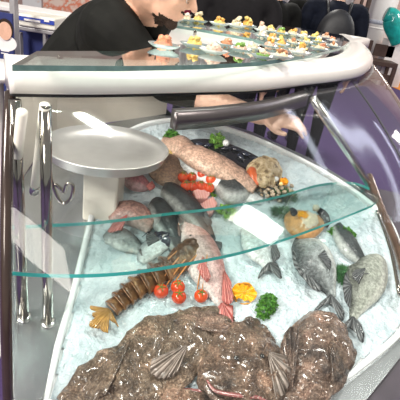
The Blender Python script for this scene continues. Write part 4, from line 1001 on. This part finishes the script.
# posters
def poster(x0, y0, x1, y1, c1, c2, label, sc=9):
    g = N('poster_print'); nz = g.noise(sc, 2); g.col(g.ramp(nz.outputs[0], [(.42, c1), (.56, c2), (.64, (.75, .62, .52))])); g.set(rough=.4)
    o = pbox('poster', x0, y0, x1, y1, 8.5, .03, g.m); tag(o, label, 'poster')
PY_ = 1
poster(-20, -30, 18, 10, (.62, .50, .46), (.50, .22, .14), 'food poster on the back wall behind the left end of the white ledge')
poster(22, -30, 41, 10, (.78, .77, .76), (.70, .66, .66), 'pale grey poster on the back wall between two food posters')
poster(43, -30, 98, 14, (.80, .62, .52), (.72, .20, .10), 'wide cream and red food poster on the back wall above the bending man', 6)
poster(100, -30, 130, 6, (.30, .28, .26), (.12, .12, .12), 'dark poster on the back wall over the bearded man')
# round white bar table, left edge
rt = thing('bar_table', (Py(-8, 68, 1.55).x, 1.55, 0), 'round white bar table cut by the left edge of the photo', 'table')
c = Py(-8, 67, 1.55); lathe('table_top', [(.02, -.02), (.15, -.02), (.16, -.01), (.16, 0), (.02, 0)], MT['whitep'], rt, c, seg=36)
tube('column', [Vector((c.x, c.y, .03)), Vector((c.x, c.y, c.z-.02))], .035, MT['whitep'], rt, 16); lathe('foot', [(.16, 0), (.16, .02), (.04, .035)], MT['greymetal'], rt, Vector((c.x, c.y, 0)), seg=32)
# right side: white curtain strips, poles, column, teal thing, dark chair
g = N('curtain'); g.col((.70, .66, .66)); g.set(rough=.8)
vs = []; fs = []; x0 = Py(150, 0, 12.2).x; x1 = Py(356, 0, 12.2).x; nc_ = 300
for i in range(nc_+1):
    x = x0+(x1-x0)*i/nc_; y = 12.2+.10*math.sin(i*.55)+.05*math.sin(i*.23)
    vs += [Vector((x, y, .02)), Vector((x, y, 3.6))]
for i in range(nc_): fs.append((2*i, 2*i+2, 2*i+3, 2*i+1))
o = finish('curtain', vs, fs, g.m); o.modifiers.new('t', 'SOLIDIFY').thickness = .006; tag(o, 'long pale pleated curtain hanging behind the visitors in dark suits', 'curtain')
CY = 11.8
colm = thing('exhibition_column', (Py(372, 40, CY).x, CY, 0), 'thick white round column with a faint grey printed band at the right', 'column')
p = Py(372, 40, CY); lathe('shaft', [(.34, .0), (.34, 3.4)], MT['whitep'], colm, Vector((p.x, CY, 0)), seg=40)
pz = Py(372, 21, CY).z; lathe('printed_band', [(.3415, pz-.045), (.3435, pz-.045), (.3435, pz+.045), (.3415, pz+.045)], plain('grey_print', (.45, .47, .55), .6, var=.5, scale=90), colm, Vector((p.x, CY, 0)), seg=40)
pz = Py(372, 27, CY).z; lathe('printed_band', [(.3415, pz-.02), (.3435, pz-.02), (.3435, pz+.02), (.3415, pz+.02)], MT['whitep'], colm, Vector((p.x, CY, 0)), seg=40)
for (x, y0, lb) in ((361, 11.2, 'brown booth pole standing in front of the white column'), (354, 11.4, 'dark pole nearest the navy jacket man')):
    p = Py(x, 30, y0); o = tube('booth_pole', [Vector((p.x, y0, 0)), Vector((p.x, y0, 3.4))], .055 if x > 358 else .04, MT['brownw'], None, 12); tag(o, lb, 'pole')
o = pbox('meter_box', 362, 7, 368, 17, 11.0, .15, MT['black'], None, .008); tag(o, 'small black box fixed high on the brown booth pole', 'box')
MT['teal'] = plain('teal_gloss', (.01, .36, .32), .2, coat=.6, var=.35, scale=6)
o = tube('inflatable_figure', [Vector(q) for q in cr([tuple(Py(x, y, 10.9)) for x, y in ((386, 14), (392, 17), (393, 24), (396, 33), (399, 42))], 6)], [.15+.06*math.sin(min(1, i/20)*math.pi*.8) for i in range(25)], MT['teal'], None, 20)
tag(o, 'glossy teal bent tube shape standing above the dark chair at the right edge', 'decoration')
o = pbox('pedestal', 388, 41, 412, 52, 10.9, .5, MT['whitep'], None, .01, 0); tag(o, 'white pedestal under the teal shape at the right edge', 'pedestal')
KY = 10.4
ch = thing('chair', (Py(385, 70, KY).x, KY+.2, 0), 'dark brown wooden chair on the orange carpet at the right', 'chair')
cx0 = Py(366, 60, KY).x; cx1 = Py(400, 60, KY).x; sz_ = Py(385, 62, KY).z; bz = Py(385, 44, KY).z
box('seat', (cx0, KY, sz_-.10), (cx1, KY+.55, sz_), MT['brownw'], ch, .01); box('backrest', (cx0, KY+.5, sz_), (cx0+.20, KY+.56, bz), MT['brownw'], ch, .01); box('backrest', (cx0+.27, KY+.5, sz_+.05), (cx1, KY+.56, bz-.05), MT['brownw'], ch, .01)
for x in (cx0, cx1-.08):
    for y in (KY, KY+.47): box('leg', (x, y, 0), (x+.08, y+.08, sz_-.10), MT['brownw'], ch)
box('stretcher', (cx0, KY+.02, sz_*.3), (cx1, KY+.06, sz_*.3+.14), MT['brownw'], ch)
# unseen glowing strips added so that the bent glass mirrors streaks
MT['strip'] = emit('streak_lamp_glow', (.80, .86, 1), 7)
for k, (x0, y0, x1, y1) in enumerate(((3.1, 6.2, 5.5, 3.0), (4.5, 6.8, 7.0, 3.4), (2.5, 4.9, 3.6, 3.4), (5.9, 6.9, 7.8, 4.4))):
    d = Vector((x1-x0, y1-y0, 0)).normalized(); nq = Vector((-d.y, d.x, 0))*.07
    a = Vector((x0, y0, 4.4)); b = Vector((x1, y1, 4.4))
    o = slab('streak_lamp', [a-nq, b-nq, b+nq, a+nq], (0, 0, 1), .05, MT['strip']); tag(o, 'long glowing strip added out of view to make a streak in the bent front glass', 'lamp', 'added strips for streaks in the glass')
